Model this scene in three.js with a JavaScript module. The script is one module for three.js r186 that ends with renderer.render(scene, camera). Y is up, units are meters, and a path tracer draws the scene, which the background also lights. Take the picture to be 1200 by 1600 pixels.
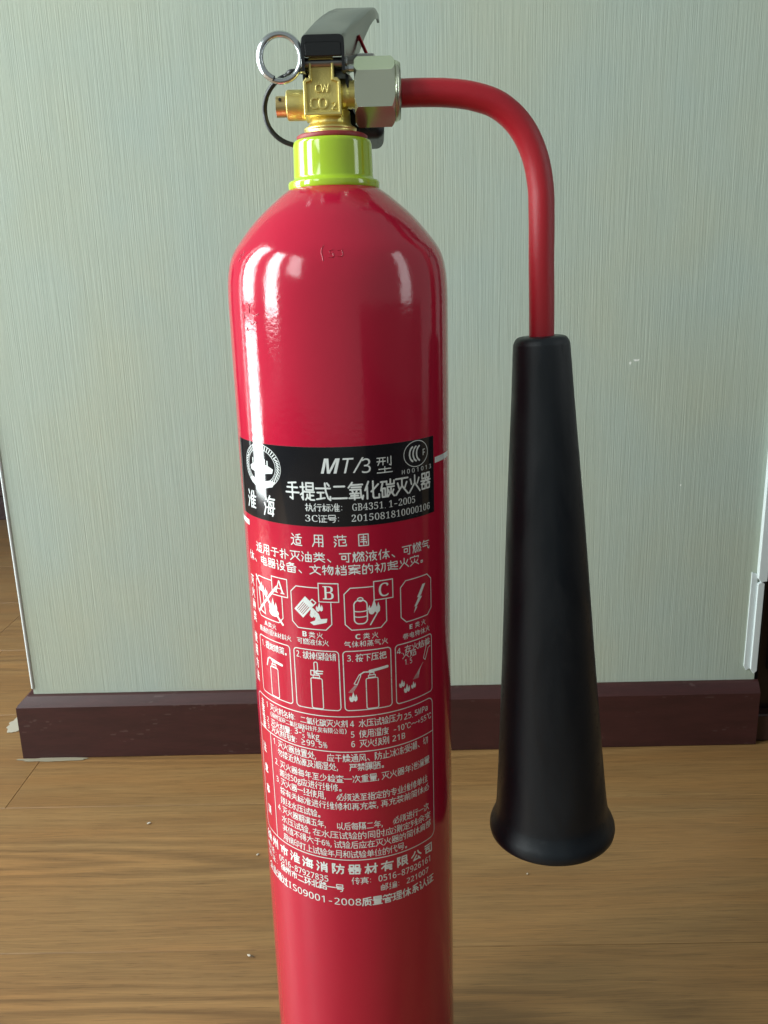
import * as THREE from 'three';
import { RoundedBoxGeometry } from 'three/addons/geometries/RoundedBoxGeometry.js';
import { mergeGeometries, toCreasedNormals, mergeVertices } from 'three/addons/utils/BufferGeometryUtils.js';
import { RectAreaLightUniformsLib } from 'three/addons/lights/RectAreaLightUniformsLib.js';
import { FontLoader } from 'three/addons/loaders/FontLoader.js';
import { TextGeometry } from 'three/addons/geometries/TextGeometry.js';
import { Brush, Evaluator, INTERSECTION } from 'three-bvh-csg';
import { createNoise2D } from 'simplex-noise';

// ------------------------------------------------------------------ camera, light, exposure
const scene = new THREE.Scene();
const FOCAL = 1340, PITCH = -0.2622, ROLL = -0.0286;               // focal length in pixels of the 1200 x 1600 photograph
const camera = new THREE.PerspectiveCamera(2 * Math.atan(800 / FOCAL) * 180 / Math.PI, 0.75, 0.02, 30);
camera.position.set(0.0206, 0.533, 0.4634);
camera.rotation.set(PITCH, 0, ROLL, 'XYZ');
camera.updateMatrixWorld();
scene.background = new THREE.Color().setRGB(0.235, 0.258, 0.252);      // even colour for the unseen room, lights all sides softly
const renderer = new THREE.WebGLRenderer({ antialias: true });
renderer.toneMapping = THREE.LinearToneMapping;
renderer.toneMappingExposure = 1.1;
renderer.shadowMap.enabled = true;
RectAreaLightUniformsLib.init();

const DAYLIGHT = new THREE.Color().setRGB(0.92, 1.0, 1.0);
// windows out of view, placed for what they light: centre, width, height, direction they face, brightness
const UNSEEN_WINDOWS = [
  { name: 'unseen_balcony_door', at: [-1.55, 1.27, -0.29], w: 0.50, h: 1.46, turn: Math.PI / 2, L: 12, label: 'upper glass of a balcony door out of view, placed to light the left side' },  // door out of view, placed to light the left side
  { name: 'unseen_balcony_door', at: [-1.55, 0.255, -0.29], w: 0.50, h: 0.39, turn: Math.PI / 2, L: 12, label: 'lower glass of the balcony door out of view, below its middle rail, placed for the low highlight' },  // same unseen door, placed for the low part of the highlight
  { name: 'window', at: [-1.55, 1.05, -0.74], w: 0.09, h: 1.8, turn: Math.PI / 2, L: 3.5, label: 'narrow side light out of view, placed to reflect as a thin stripe in the paint' },  // unseen pane, placed for a thin reflected stripe
  { name: 'window', at: [-2.0, 1.40, 0.80], w: 0.60, h: 1.9, turn: Math.PI / 2, L: 15, label: 'bright glazing out of view at the left, placed to light the wall and the shoulder' },  // out of view, placed to light the wall and the shoulder
  { name: 'window', at: [-1.7, 1.75, 1.85], w: 0.9, h: 1.2, turn: Math.PI / 2, L: 5, label: 'added fill panel further forward on the left, evens the light on the wall' },  // added fill, evens the light across the wall
  { name: 'window', at: [2.2, 1.2, 0.62], w: 0.5, h: 1.9, turn: -Math.PI / 2, L: 1.3, label: 'tall pale glazing out of view on the far right, placed to light the right side' },  // out of view, placed for the pale band on the right of the cylinder
];

// ------------------------------------------------------------------ helpers
let seed = 7;
const rnd = () => { seed = (seed * 1664525 + 1013904223) >>> 0; return seed / 4294967296; };
const noise = createNoise2D(rnd);
const fbm = (x, y, n = 4) => { let s = 0, a = 0.5, f = 1; for (let i = 0; i < n; i++) { s += a * noise(x * f + i * 17.3, y * f - i * 9.1); a *= 0.5; f *= 2; } return s; };
const lerp = THREE.MathUtils.lerp, clamp = THREE.MathUtils.clamp;
const smooth = (a, b, x) => { const t = clamp((x - a) / (b - a), 0, 1); return t * t * (3 - 2 * t); };
const rgb = (r, g, b) => new THREE.Color().setRGB(r, g, b);
const std = (o) => new THREE.MeshPhysicalMaterial(o);
const taken = {};
function numbered(n) { taken[n] = (taken[n] ?? -1) + 1; return taken[n] ? n + '_' + String(taken[n]).padStart(3, '0') : n; }
function part(name, geometry, m, parent) { const o = new THREE.Mesh(geometry, m); o.name = name; parent.add(o); return o; }
function top(o, name, data) { o.name = numbered(name); Object.assign(o.userData, data); scene.add(o); return o; }
function group(name, data, p = [0, 0, 0], ry = 0) { const g = top(new THREE.Group(), name, data); g.position.set(...p); g.rotation.y = ry; return g; }
function tex(w, h, f, srgb = true) {                                  // f(x, y) -> [r, g, b] in 0..1, already in the map's own space
  const d = new Uint8Array(w * h * 4);
  for (let y = 0, i = 0; y < h; y++) for (let x = 0; x < w; x++, i += 4) { const c = f(x, y); d[i] = clamp(c[0], 0, 1) * 255; d[i + 1] = clamp(c[1], 0, 1) * 255; d[i + 2] = clamp(c[2], 0, 1) * 255; d[i + 3] = 255; }
  const t = new THREE.DataTexture(d, w, h); t.magFilter = THREE.LinearFilter; t.minFilter = THREE.LinearMipmapLinearFilter; t.generateMipmaps = true;
  t.wrapS = t.wrapT = THREE.MirroredRepeatWrapping; if (srgb) t.colorSpace = THREE.SRGBColorSpace; t.needsUpdate = true; return t;
}
const toS = (c) => (c <= 0.0031308 ? c * 12.92 : 1.055 * Math.pow(c, 1 / 2.4) - 0.055);
function lathe(pts, n = 96) {                                          // uv in metres: round the widest girth and along the outline
  const g = new THREE.LatheGeometry(pts.map(([r, y]) => new THREE.Vector2(r, y)), n), run = [0], uv = g.attributes.uv, girth = Math.max(...pts.map((p) => p[0])) * 2 * Math.PI;
  for (let i = 1; i < pts.length; i++) run.push(run[i - 1] + Math.hypot(pts[i][0] - pts[i - 1][0], pts[i][1] - pts[i - 1][1]));
  for (let i = 0; i < uv.count; i++) uv.setXY(i, uv.getX(i) * girth, run[i % pts.length]);
  return g;
}
const splined = (pts, n) => new THREE.SplineCurve(pts.map(([r, y]) => new THREE.Vector2(r, y))).getPoints(n).map((v) => [v.x, v.y]);
const curve = (pts, closed = false) => new THREE.CatmullRomCurve3(pts.map((p) => new THREE.Vector3(...p)), closed, 'centripetal');
function loft(sections) {                                             // closed outlines of equal length, capped
  const n = sections[0].length, pos = [], idx = [];
  sections.forEach((s) => s.forEach((p) => pos.push(...p)));
  for (let k = 0; k < sections.length - 1; k++) for (let i = 0; i < n; i++) {
    const a = k * n + i, b = k * n + (i + 1) % n, c = a + n, d = b + n;
    idx.push(a, c, b, b, c, d);
  }
  const m = n / 2;                                                    // outlines run out along one side and back along the other
  for (const [k, flip] of [[0, false], [sections.length - 1, true]]) for (let i = 0; i < m - 1; i++) {
    const a = k * n + i, b = k * n + i + 1, c = k * n + n - 1 - i, d = k * n + n - 2 - i;
    flip ? idx.push(a, c, b, b, c, d) : idx.push(a, b, c, b, d, c);
  }
  const g = new THREE.BufferGeometry(); g.setAttribute('position', new THREE.Float32BufferAttribute(pos, 3)); g.setIndex(idx);
  return toCreasedNormals(g, 0.7);
}
const alongX = (g) => g.rotateZ(-Math.PI / 2);                        // a lathe made along y laid along x

// a pixel of the photograph to a place on the cylinder's wall: arc length and height in millimetres
const eye = camera.position, RADIUS = 0.057;
function onCylinder(px, py) {
  const d = new THREE.Vector3(px - 600, 800 - py, -FOCAL).applyQuaternion(camera.quaternion);
  const a = d.x * d.x + d.z * d.z, b = d.x * eye.x + d.z * eye.z, c = eye.x * eye.x + eye.z * eye.z - RADIUS * RADIUS;
  const t = (-b - Math.sqrt(Math.max(0, b * b - a * c))) / a, x = eye.x + d.x * t, z = eye.z + d.z * t;
  return [Math.atan2(x, z) * RADIUS * 1000, (eye.y + d.y * t) * 1000];
}

// ------------------------------------------------------------------ unseen windows and added fill outside the picture
for (const w of UNSEEN_WINDOWS) {
  const g = group(w.name, { kind: 'structure', label: w.label }, w.at, w.turn);
  const fm = std({ color: rgb(0.7, 0.7, 0.68), roughness: 0.5 });
  const bar = (bw, bh, x, y) => part('frame', new THREE.BoxGeometry(bw, bh, 0.05).translate(x, y, 0), fm, g);
  bar(w.w + 0.12, 0.06, 0, w.h / 2 + 0.03); bar(w.w + 0.12, 0.06, 0, -w.h / 2 - 0.03);
  bar(0.06, w.h, -w.w / 2 - 0.03, 0); bar(0.06, w.h, w.w / 2 + 0.03, 0);
  part('pane', new THREE.BoxGeometry(w.w, w.h, 0.004).translate(0, 0, -0.012), std({ color: rgb(0.5, 0.5, 0.5), roughness: 0.2, emissive: DAYLIGHT, emissiveIntensity: 1 }), g);
  const l = new THREE.RectAreaLight(DAYLIGHT, w.L, w.w, w.h); l.name = 'daylight'; l.position.set(0, 0, 0); l.rotation.y = Math.PI; g.add(l);
}

// ------------------------------------------------------------------ floor of laminate planks
const ROOM = [0.0206, 0, -0.4366], TURN = -0.0176;                    // the wall's own frame: x along the wall, z out of it, origin at the skirting's foot
function woodTexture(k) {
  const W = 1536, H = 512, cx = [0.3, 0.62, 0.18, 0.8][k], cy = [0.55, 0.35, 0.75, 0.45][k];
  return tex(W, H, (x, y) => {
    const u = x / W * 1.2, v = y / H * 0.205, o = k * 31.7;
    const wob = 0.006 * fbm(u * 1.6 + o, v * 5, 3) + 0.0012 * noise(u * 7 + o, v * 30);
    const vv = v + wob, r = Math.hypot((u - cx * 1.2) * 0.075, vv - cy * 0.205);
    const ring = 0.5 + 0.5 * Math.sin(r * 520 + 2.2 * fbm(u * 1.5 + o, vv * 40, 2));
    const near = 1 - smooth(0.014, 0.055, r);
    const streak = fbm(u * 3.2 + o, vv * 140, 4), fine = noise(u * 13 + o, vv * 820), pore = smooth(0.45, 0.9, noise(u * 26 - o, vv * 700));
    const broad = fbm(u * 1.1 - o, vv * 11, 3);
    let t = 0.54 + 0.22 * streak + 0.22 * broad + 0.22 * fine - 0.36 * pore + (ring - 0.5) * (0.06 + 0.50 * near);
    t = clamp(t, 0, 1);
    const red = 0.5 + 0.5 * noise(u * 3 + o, vv * 22);
    return [toS(lerp(0.150, 0.330, t)), toS(lerp(0.080, 0.194 - 0.026 * red, t)), toS(lerp(0.029, 0.074 - 0.018 * red, t))];
  });
}
const plankMaps = [0, 1, 2, 3].map(woodTexture);
const plankMats = plankMaps.map((t) => std({ map: t, roughness: 0.40, bumpMap: t, bumpScale: 0.00012, ior: 1.55 }));
const floor = group('floor', { kind: 'structure' }, ROOM, TURN);
part('screed', new THREE.BoxGeometry(6, 0.05, 6).translate(0, -0.0345, 0), std({ color: rgb(0.09, 0.06, 0.035), roughness: 0.9 }), floor);
const PLANK = 0.208, LENGTH = 1.215;
function plankGeometry(len, wid) {
  const b = 0.0004, s = new THREE.Shape([[-len / 2 + b, -wid / 2 + b], [len / 2 - b, -wid / 2 + b], [len / 2 - b, wid / 2 - b], [-len / 2 + b, wid / 2 - b]].map((p) => new THREE.Vector2(...p)));
  const g = new THREE.ExtrudeGeometry(s, { depth: 0.008, bevelEnabled: true, bevelThickness: b, bevelSize: b, bevelSegments: 1 });
  const p = g.attributes.position, uv = g.attributes.uv;
  for (let i = 0; i < p.count; i++) uv.setXY(i, (p.getX(i) + len / 2) / 1.2, (p.getY(i) + wid / 2) / 0.205);
  return g.rotateX(-Math.PI / 2);
}
const plankGeo = plankGeometry(LENGTH - 0.0002, PLANK - 0.0002);
let row = 0;
for (let z = 0.099 + PLANK * 4.5; z > -2.3; z -= PLANK, row++) {
  // the row along the skirting has a joint just at the corner of the wall
  const atWall = Math.abs(z - (0.099 - PLANK / 2)) < 0.01, shift = atWall ? -0.413 : [0.52, -0.60, 0.58, -0.66, 0.55][row % 5];
  for (let k = -3; k < 3; k++) {
    const m = part('plank', plankGeo, plankMats[(row * 3 + k * 5 + 40) % 4], floor);
    m.position.set(shift + (k + 0.5) * LENGTH, -0.0087, z);
    if ((row + k) % 2) m.rotation.y = Math.PI;
  }
}

// ------------------------------------------------------------------ wall with ribbed wallpaper
const WALL_L = -0.417, WALL_R = 0.4220, WALL_Z = -0.012;
const W2 = 2048, H2 = 1024, WPM = 0.85;                               // the sheet covers 0.85 x 1.0 m
const threadA = Float32Array.from({ length: W2 }, () => rnd()), threadB = Float32Array.from({ length: W2 }, () => rnd());
const paperValue = (x, y) => {
  const u = x / W2, v = y / H2;
  const s1 = noise(x * 0.30, v * 5.5), s2 = noise(x * 0.62 + 40, v * 13), s3 = noise(x * 0.09 - 9, v * 3);
  return 0.5 + 0.17 * s1 + 0.17 * s2 + 0.08 * s3 + 0.14 * (threadA[x] - 0.5) + 0.09 * (threadB[(x + ((y / 37) | 0) * 7) % W2] - 0.5) + 0.05 * fbm(u * 9, v * 9, 3);
};
const chips = [[0.010, 0.547, 0.0026, 0.0022], [0.017, 0.545, 0.0017, 0.0008], [0.686, 0.446, 0.0035, 0.0010], [0.679, 0.443, 0.0012, 0.0016], [0.30, 0.21, 0.0008, 0.0011], [0.74, 0.31, 0.001, 0.0008]];
const paperMap = tex(W2, H2, (x, y) => {
  const t = paperValue(x, y), u = x / W2 * WPM, v = y / H2;
  let c = [lerp(0.358, 0.448, t), lerp(0.415, 0.510, t), lerp(0.345, 0.430, t)];
  const warm = fbm(u * 5, v * 4 + 3, 3);
  c[0] *= 1 + 0.05 * warm; c[2] *= 1 - 0.07 * warm;
  for (const [a, b, ra, rb] of chips) {
    const q = Math.hypot((u - a + 0.0006 * noise(u * 900, v * 900)) / ra, (v - b) / rb);
    if (q < 1) c = [0.78, 0.80, 0.76];
  }
  return c.map(toS);
});
const paperBump = tex(W2, H2, (x, y) => { const t = paperValue(x, y); return [t, t, t]; }, false);
function metreBox(x0, x1, y0, y1, z0, z1) {
  const g = new THREE.BoxGeometry(x1 - x0, y1 - y0, z1 - z0).translate((x0 + x1) / 2, (y0 + y1) / 2, (z0 + z1) / 2), p = g.attributes.position, uv = g.attributes.uv, n = g.attributes.normal;
  for (let i = 0; i < p.count; i++) uv.setXY(i, ((Math.abs(n.getX(i)) > 0.5 ? p.getZ(i) : p.getX(i)) - WALL_L) / WPM, p.getY(i));
  return g;
}
const wall = top(new THREE.Mesh(metreBox(WALL_L, WALL_R, 0.001, 2.5, -0.13, WALL_Z), std({ map: paperMap, bumpMap: paperBump, bumpScale: 0.00025, roughness: 0.82, specularIntensity: 0.6 })), 'wall', { kind: 'structure' });
wall.position.set(...ROOM); wall.rotation.y = TURN;

// corner beads
const whitePlastic = std({ color: rgb(0.60, 0.66, 0.66), roughness: 0.3 });
const bead = top(new THREE.Mesh(new THREE.CylinderGeometry(0.0016, 0.0016, 2.38, 12).translate(WALL_L, 0.081 + 1.19 + 0.004, WALL_Z + 0.0002), whitePlastic), 'corner_bead', { label: 'thin white corner bead along the free edge of the papered wall', category: 'trim' });
bead.position.set(...ROOM); bead.rotation.y = TURN;
function stripGeometry(outline, depth) {
  const s = new THREE.Shape(outline.map((p) => new THREE.Vector2(...p)));
  return new THREE.ExtrudeGeometry(s, { depth, bevelEnabled: true, bevelThickness: 0.0004, bevelSize: 0.0004, bevelSegments: 2 });
}
const strip = group('corner_guard', { label: 'white plastic corner guard beside the dark door frame, broken off above the skirting', category: 'trim' }, ROOM, TURN);
// front leaf lies on the wallpaper, the side leaf turns towards the room and catches the window
part('upper_piece', stripGeometry([[0.4145, 0.203], [0.4175, 0.199], [0.4235, 0.2], [0.4235, 2.45], [0.4145, 2.45]], 0.006).translate(0, 0, WALL_Z + 0.0006), whitePlastic, strip);
part('front_leaf', stripGeometry([[0.4085, 0.0955], [0.4112, 0.0905], [0.4145, 0.0925], [0.4145, 0.2065], [0.4085, 0.2085]], 0.0012).translate(0, 0, WALL_Z + 0.0006), whitePlastic, strip);
part('side_leaf', stripGeometry([[0.4153, 0.0925], [0.4185, 0.0875], [0.4215, 0.0905], [0.4215, 0.196], [0.4195, 0.198], [0.4153, 0.196]], 0.0045).translate(0, 0, WALL_Z + 0.0006), whitePlastic, strip);

// skirting board: dark red-brown, chamfered top, returned round the end of the wall
const skirtTex = tex(1024, 128, (x, y) => {
  const u = x / 1024, v = y / 128, t = clamp(0.5 + 0.5 * fbm(u * 5, v * 9, 4) + 0.18 * noise(u * 30, v * 90), 0, 1);
  const dust = smooth(0.55, 0.85, noise(u * 34 + 4, v * 46)) * smooth(0.25, 0.6, noise(u * 4, v * 5 + 8)) * 0.9;
  return [lerp(0.032, 0.056, t) + 0.05 * dust, lerp(0.0095, 0.016, t) + 0.045 * dust, lerp(0.0090, 0.0155, t) + 0.042 * dust].map(toS);
});
const skirtMat = std({ map: skirtTex, roughness: 0.47, bumpMap: skirtTex, bumpScale: 0.0003 });
const profile = [[0, 0.0005], [0.012, 0.0005], [0.012, 0.0655], [0.0105, 0.0685], [0.0045, 0.0765], [0.002, 0.0775], [0, 0.0775]];   // [out from the wall, height]
function skirtGeometry() {
  const path = [[-0.13, -1], [0, 0], [1, 1]], stations = [
    (d) => [WALL_L - d * 1.5, WALL_Z - 0.11], (d) => [WALL_L - d * 1.5, WALL_Z + d], (d) => [WALL_R + 0.0035, WALL_Z + d]];
  const pos = [], uv = [], idx = [];
  stations.forEach((f, k) => profile.forEach(([d, h], i) => { const [x, z] = f(d); pos.push(x, h, z); uv.push((k === 0 ? -0.11 : k === 1 ? 0 : WALL_R - WALL_L) * 1.6, (h + (i > 2 ? 0.02 : 0)) * 6); }));
  const n = profile.length;
  for (let k = 0; k < 2; k++) for (let i = 0; i < n - 1; i++) { const a = k * n + i, b = a + 1, c = a + n, d = c + 1; idx.push(a, c, b, b, c, d); }
  for (let i = 1; i < n - 1; i++) idx.push(2 * n, 2 * n + i, 2 * n + i + 1);
  const g = new THREE.BufferGeometry(); g.setAttribute('position', new THREE.Float32BufferAttribute(pos, 3)); g.setAttribute('uv', new THREE.Float32BufferAttribute(uv, 2)); g.setIndex(idx);
  return toCreasedNormals(g, 0.25);
}
const skirting = top(new THREE.Mesh(skirtGeometry(), skirtMat), 'skirting_board', { label: 'dark red brown wooden skirting board along the foot of the papered wall', category: 'baseboard' });
skirting.position.set(...ROOM); skirting.rotation.y = TURN;
// sealant along the foot of the skirting at its end, and a pale blotch on the floor beyond the wall
function smear(name, lab, cat, cx, cz, rx, rz, color) {
  const pts = []; for (let i = 0; i < 48; i++) { const a = i / 48 * Math.PI * 2, k = 1 + 0.28 * noise(Math.cos(a) * 1.1 + cx * 9, Math.sin(a) * 1.1) + 0.06 * noise(Math.cos(a) * 4 + 3, Math.sin(a) * 4); pts.push(new THREE.Vector2(cx + Math.cos(a) * rx * k, -cz + Math.sin(a) * rz * k)); }
  const g = new THREE.ExtrudeGeometry(new THREE.Shape(pts), { depth: 0.00015, bevelEnabled: true, bevelSize: 0.0006, bevelThickness: 0.00015, bevelSegments: 2 }).rotateX(-Math.PI / 2).translate(0, 0.0003, 0);
  const o = top(new THREE.Mesh(g, std({ color, roughness: 0.6 })), name, { label: lab, category: cat }); o.position.set(...ROOM); o.rotation.y = TURN;
}
smear('sealant_smear', 'grey smear of sealant on the floor along the end of the skirting', 'sealant', -0.398, 0.0035, 0.036, 0.0042, rgb(0.27, 0.24, 0.17));
smear('paint_blotch', 'pale blotch on the floor beyond the free end of the wall', 'blotch', -0.475, -0.085, 0.014, 0.022, rgb(0.42, 0.38, 0.30));

// dark door frame right of the wall
const darkWood = std({ color: rgb(0.012, 0.006, 0.008), roughness: 0.3 });
const jamb = group('door_frame', { label: 'nearly black wooden door frame beside the white corner guard', category: 'door frame' }, ROOM, TURN);
part('jamb', new RoundedBoxGeometry(0.14, 2.4, 0.08, 2, 0.003).translate(0.4985, 1.2335, -0.062), darkWood, jamb);
part('plinth', new RoundedBoxGeometry(0.14, 0.034, 0.092, 2, 0.003).translate(0.4965, 0.0175, -0.0525), std({ color: rgb(0.035, 0.016, 0.014), roughness: 0.4 }), jamb);
part('bead', new RoundedBoxGeometry(0.012, 2.3, 0.012, 2, 0.004).translate(0.4455, 1.2335, -0.02), darkWood, jamb);
// dark cabinet seen past the free end of the wall
const cabinet = group('cabinet', { label: 'dark red brown cabinet standing on the floor beyond the wall end', category: 'cabinet' }, [-1.05, 0, -1.72], TURN);
const cabMat = std({ map: skirtTex, roughness: 0.35, color: rgb(0.7, 0.55, 0.6) });
part('carcass', new RoundedBoxGeometry(0.9, 0.78, 0.36, 2, 0.004).translate(0, 0.45, 0), cabMat, cabinet);
part('plinth', new THREE.BoxGeometry(0.88, 0.059, 0.33).translate(0, 0.0298, 0), cabMat, cabinet);
for (const s of [-1, 1]) { const d = part('door', new RoundedBoxGeometry(0.435, 0.72, 0.018, 2, 0.004).translate(s * 0.222, 0.455, 0.1905), cabMat, cabinet); part('handle', new RoundedBoxGeometry(0.012, 0.1, 0.016, 2, 0.004).translate(s * 0.03, 0.55, 0.2075), std({ color: rgb(0.5, 0.5, 0.48), metalness: 1, roughness: 0.35 }), d); }

// dark furniture out of view at the right, placed to shade floor and paint
const unseen_bench = group('unseen_bench', { kind: 'structure' }, [0.98, 0, 0.62], 0);
part('seat', new RoundedBoxGeometry(0.95, 0.12, 1.25, 3, 0.02).translate(0, 0.46, 0), std({ color: rgb(0.035, 0.028, 0.026), roughness: 0.7 }), unseen_bench);
part('base', new RoundedBoxGeometry(0.9, 0.399, 1.2, 2, 0.01).translate(0, 0.2, 0), darkWood, unseen_bench);

// ------------------------------------------------------------------ writing: brush-stroke outlines of the printed characters on a 10 x 10 square
const box = (g, x0, y0, x1, y1) => g.map((l) => l.map((v, i) => (i % 2 ? y0 + v * (y1 - y0) / 10 : x0 + v * (x1 - x0) / 10)));
const P = (s) => (typeof s === 'string' ? (R[s] ?? s.split('|').map((l) => l.trim().split(/\s+/).map(Number))) : s);
const lr = (a, b, k) => [...box(P(a), 0, 0, 10 * k - 0.5, 10), ...box(P(b), 10 * k + 0.3, 0, 10, 10)];
const tb = (a, b, k) => [...box(P(a), 0, 0, 10, 10 * k - 0.4), ...box(P(b), 0, 10 * k + 0.3, 10, 10)];
const within = (a, b, x0, y0, x1, y1) => [...P(a), ...box(P(b), x0, y0, x1, y1)];
const R = {};                                                          // strokes as "x y x y ..." polylines split by |
const def = (o) => { for (const k in o) R[k] = P(o[k]); };
def({
  一: '0 5 10 5', 二: '1.5 2 8.5 2|0 9 10 9', 口: '1 1 9 1 9 9 1 9 1 1', 日: '1 0 9 0 9 10 1 10 1 0|1 5 9 5', 田: '1 0 9 0 9 10 1 10 1 0|1 5 9 5|5 0 5 10',
  木: '0 3 10 3|5 0 5 10|5 3 0 9|5 3 10 9', 火: '5 0 5 4.5 0 10|5 4.5 10 10|1 2 2 5|9 2 7.5 5', 大: '0 3 10 3|5 0 5 3 0 10|5 3.5 10 10', 女: '4 0 1 6 8 10|8 3 6 7 1 10|0 3.5 10 3.5',
  土: '1 3.5 9 3.5|5 0 5 9.5|0 9.5 10 9.5', 工: '1 1 9 1|5 1 5 9|0 9.2 10 9.2', 王: '1 1 9 1|1 5 9 5|5 1 5 9|0 9.5 10 9.5', 扌: '0 2.5 10 2.5|6 0 6 10 3 8.5|0 7 10 5', 氵: '2 0 7 2|0 4 5 5.5|1 10 7 6', 冫: '1 1 7 3.5|1 9.5 8 6',
  亻: '8 0 0 5|5 3 5 10', 彳: '8 0 1 3|9 3 0 7|5 5.5 5 10', 讠: '2 0 6 2|0 4 5 4 5 10 9 8', 阝: '1 0 1 10|1 0 8 0 4 4 9 7 4 8', 刂: '2 1 2 7|8 0 8 10 5 9',
  辶: '1 0 2.5 1.7|0 4 2.5 4 2 8 0 10|2 8 4 9.8 10 10', 艹: '0 5 10 5|3 0 3 10|7 0 7 10', 竹: '2 0 0 6|1 3 5 3|3 3.5 4 7|7 0 5.5 6|6 3 10 3|8 3.5 9 7', 宀: '5 0 5 3|0 9 0 4 10 4 9.5 9',
  广: '5 0 5 1.5|1 2 10 2|1 2 1 6 0 10', 厂: '1 1 10 1|1 1 1 6 0 10', 山: '5 0 5 9.5|0 3 0 9.5 10 9.5 10 3', 石: '0 1 10 1|4 1 0 6|3 5 9 5 9 10 3 10 3 5', 纟: '5 0 1 3 5 3 1 7 6 6.5|0 10 7 9', 钅: '4 0 0 4|2 3 8 3|1 5.5 8 5.5|4.5 3 4.5 9.5 8 8',
  禾: '7 0 2 1.2|0 3.5 10 3.5|5 1 5 10|5 3.5 0 8|5 3.5 9 7', 米: '5 0 5 10|0 5 10 5|2 1 3 3|8 1 7 3|5 5 1 10|5 5 9 10', 贝: '2 6 2 0 8 0 8 6|5 2 5 6 1 10|6 7 9 10', 页: '0 1 10 1|5 1 4 3|2 7 2 3 8 3 8 7|5 4.5 5 7 1 10|6 7.5 9.5 10',
  隹: '3 0 0 5|2 3.3 2 10|2 3 10 3|6 0 6.5 3|6 3 6 9.5|2 5.2 9 5.2|2 7.3 9 7.3|2 9.7 10 9.7', 月: '2 0 2 6 0 10|2 0 9 0 9 10 7 9.5|2 3.3 9 3.3|2 6.5 9 6.5', 正: '0 1 10 1|5 1 5 9.5|5 5 9 5|2 4 2 9.5|0 9.5 10 9.5', 舌: '8 0 2 1.2|0 3.5 10 3.5|5 .8 5 6|2 6 8 6 8 10 2 10 2 6',
  夂: '4 0 0 5|3 2 8 2 5 6 0 9|3 3 6 6 10 9', 艮: '1 0 8 0 8 5 1 5|1 2.5 8 2.5|1 0 1 9.5 4 8|4 5.5 9.5 10|9 6 6.5 7.5', 灬: '1 1 0 9|3.5 1 4 9|6.5 1 7 9|9 1 10 9', 佥: '5 0 0 4|5 0 10 4|3 4 7 4|1.5 6 2.5 8.5|5 5.5 5.5 8|8.5 5.5 7 8.5|0 9.5 10 9.5',
  方: '5 0 5.5 1.8|0 2.5 10 2.5|4 2.5 3 7 0 10|3.7 5 9 5 8.5 9 6.5 10', 攵: '4 0 0 5|3 2.5 10 2.5|8 2.5 6 7 0 10|3 4 6 7 10 10', 止: '5 0 5 9.5|5 4.5 9 4.5|2 3.5 2 9.5|0 9.5 10 9.5', 走: '0 2 6 2|3 0 3 8.5|0 4.2 6 4.2|3 6.2 5.5 6.2|1 6 .5 9.5 2.5 8.5 10 10', 勿: '3 0 0 4|2 2 9.5 2 9 8 7 10 6 9|5 2 1 7|8 2.5 3 9',
  每: '3 0 0 3|2 1.5 9.5 1.5|2.5 3 1.5 9 9 9|2.5 3 8.5 3 8 10|0 6 10 6|4.5 4 5.5 5|4.3 7 5.3 8', 水: '5 0 5 10 3.5 9|.5 3 3.5 3 2.5 6.5 0 9|9 2 6 4.5 10 9.5', 主: '4.5 0 5.5 1.5|1 2.5 9 2.5|1.5 6 8.5 6|5 2.5 5 9.5|0 9.5 10 9.5', 专: '1.5 1.5 8.5 1.5|0 4 10 4|5 0 3.5 6.3 8.5 6.3 5.5 9|3 8 6.5 10',
  灭: '0 .5 10 .5|5 .5 5 5 0 10|5 5 10 10|1.5 3 2.5 6|9 3 7.5 6', 肖: '5 0 5 3|1 1 2.5 2.5|9 1 7.5 2.5|1.5 10 1.5 3.5 8.5 3.5 8.5 10 7 9.5|1.5 5.5 8.5 5.5|1.5 7.5 8.5 7.5',
});
def({ 执: lr('扌', '1 3 7 3 7 8 8.5 10 10 10 10 8|4 0 4 5 0 10|2 5 5 7', .37) });
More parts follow.
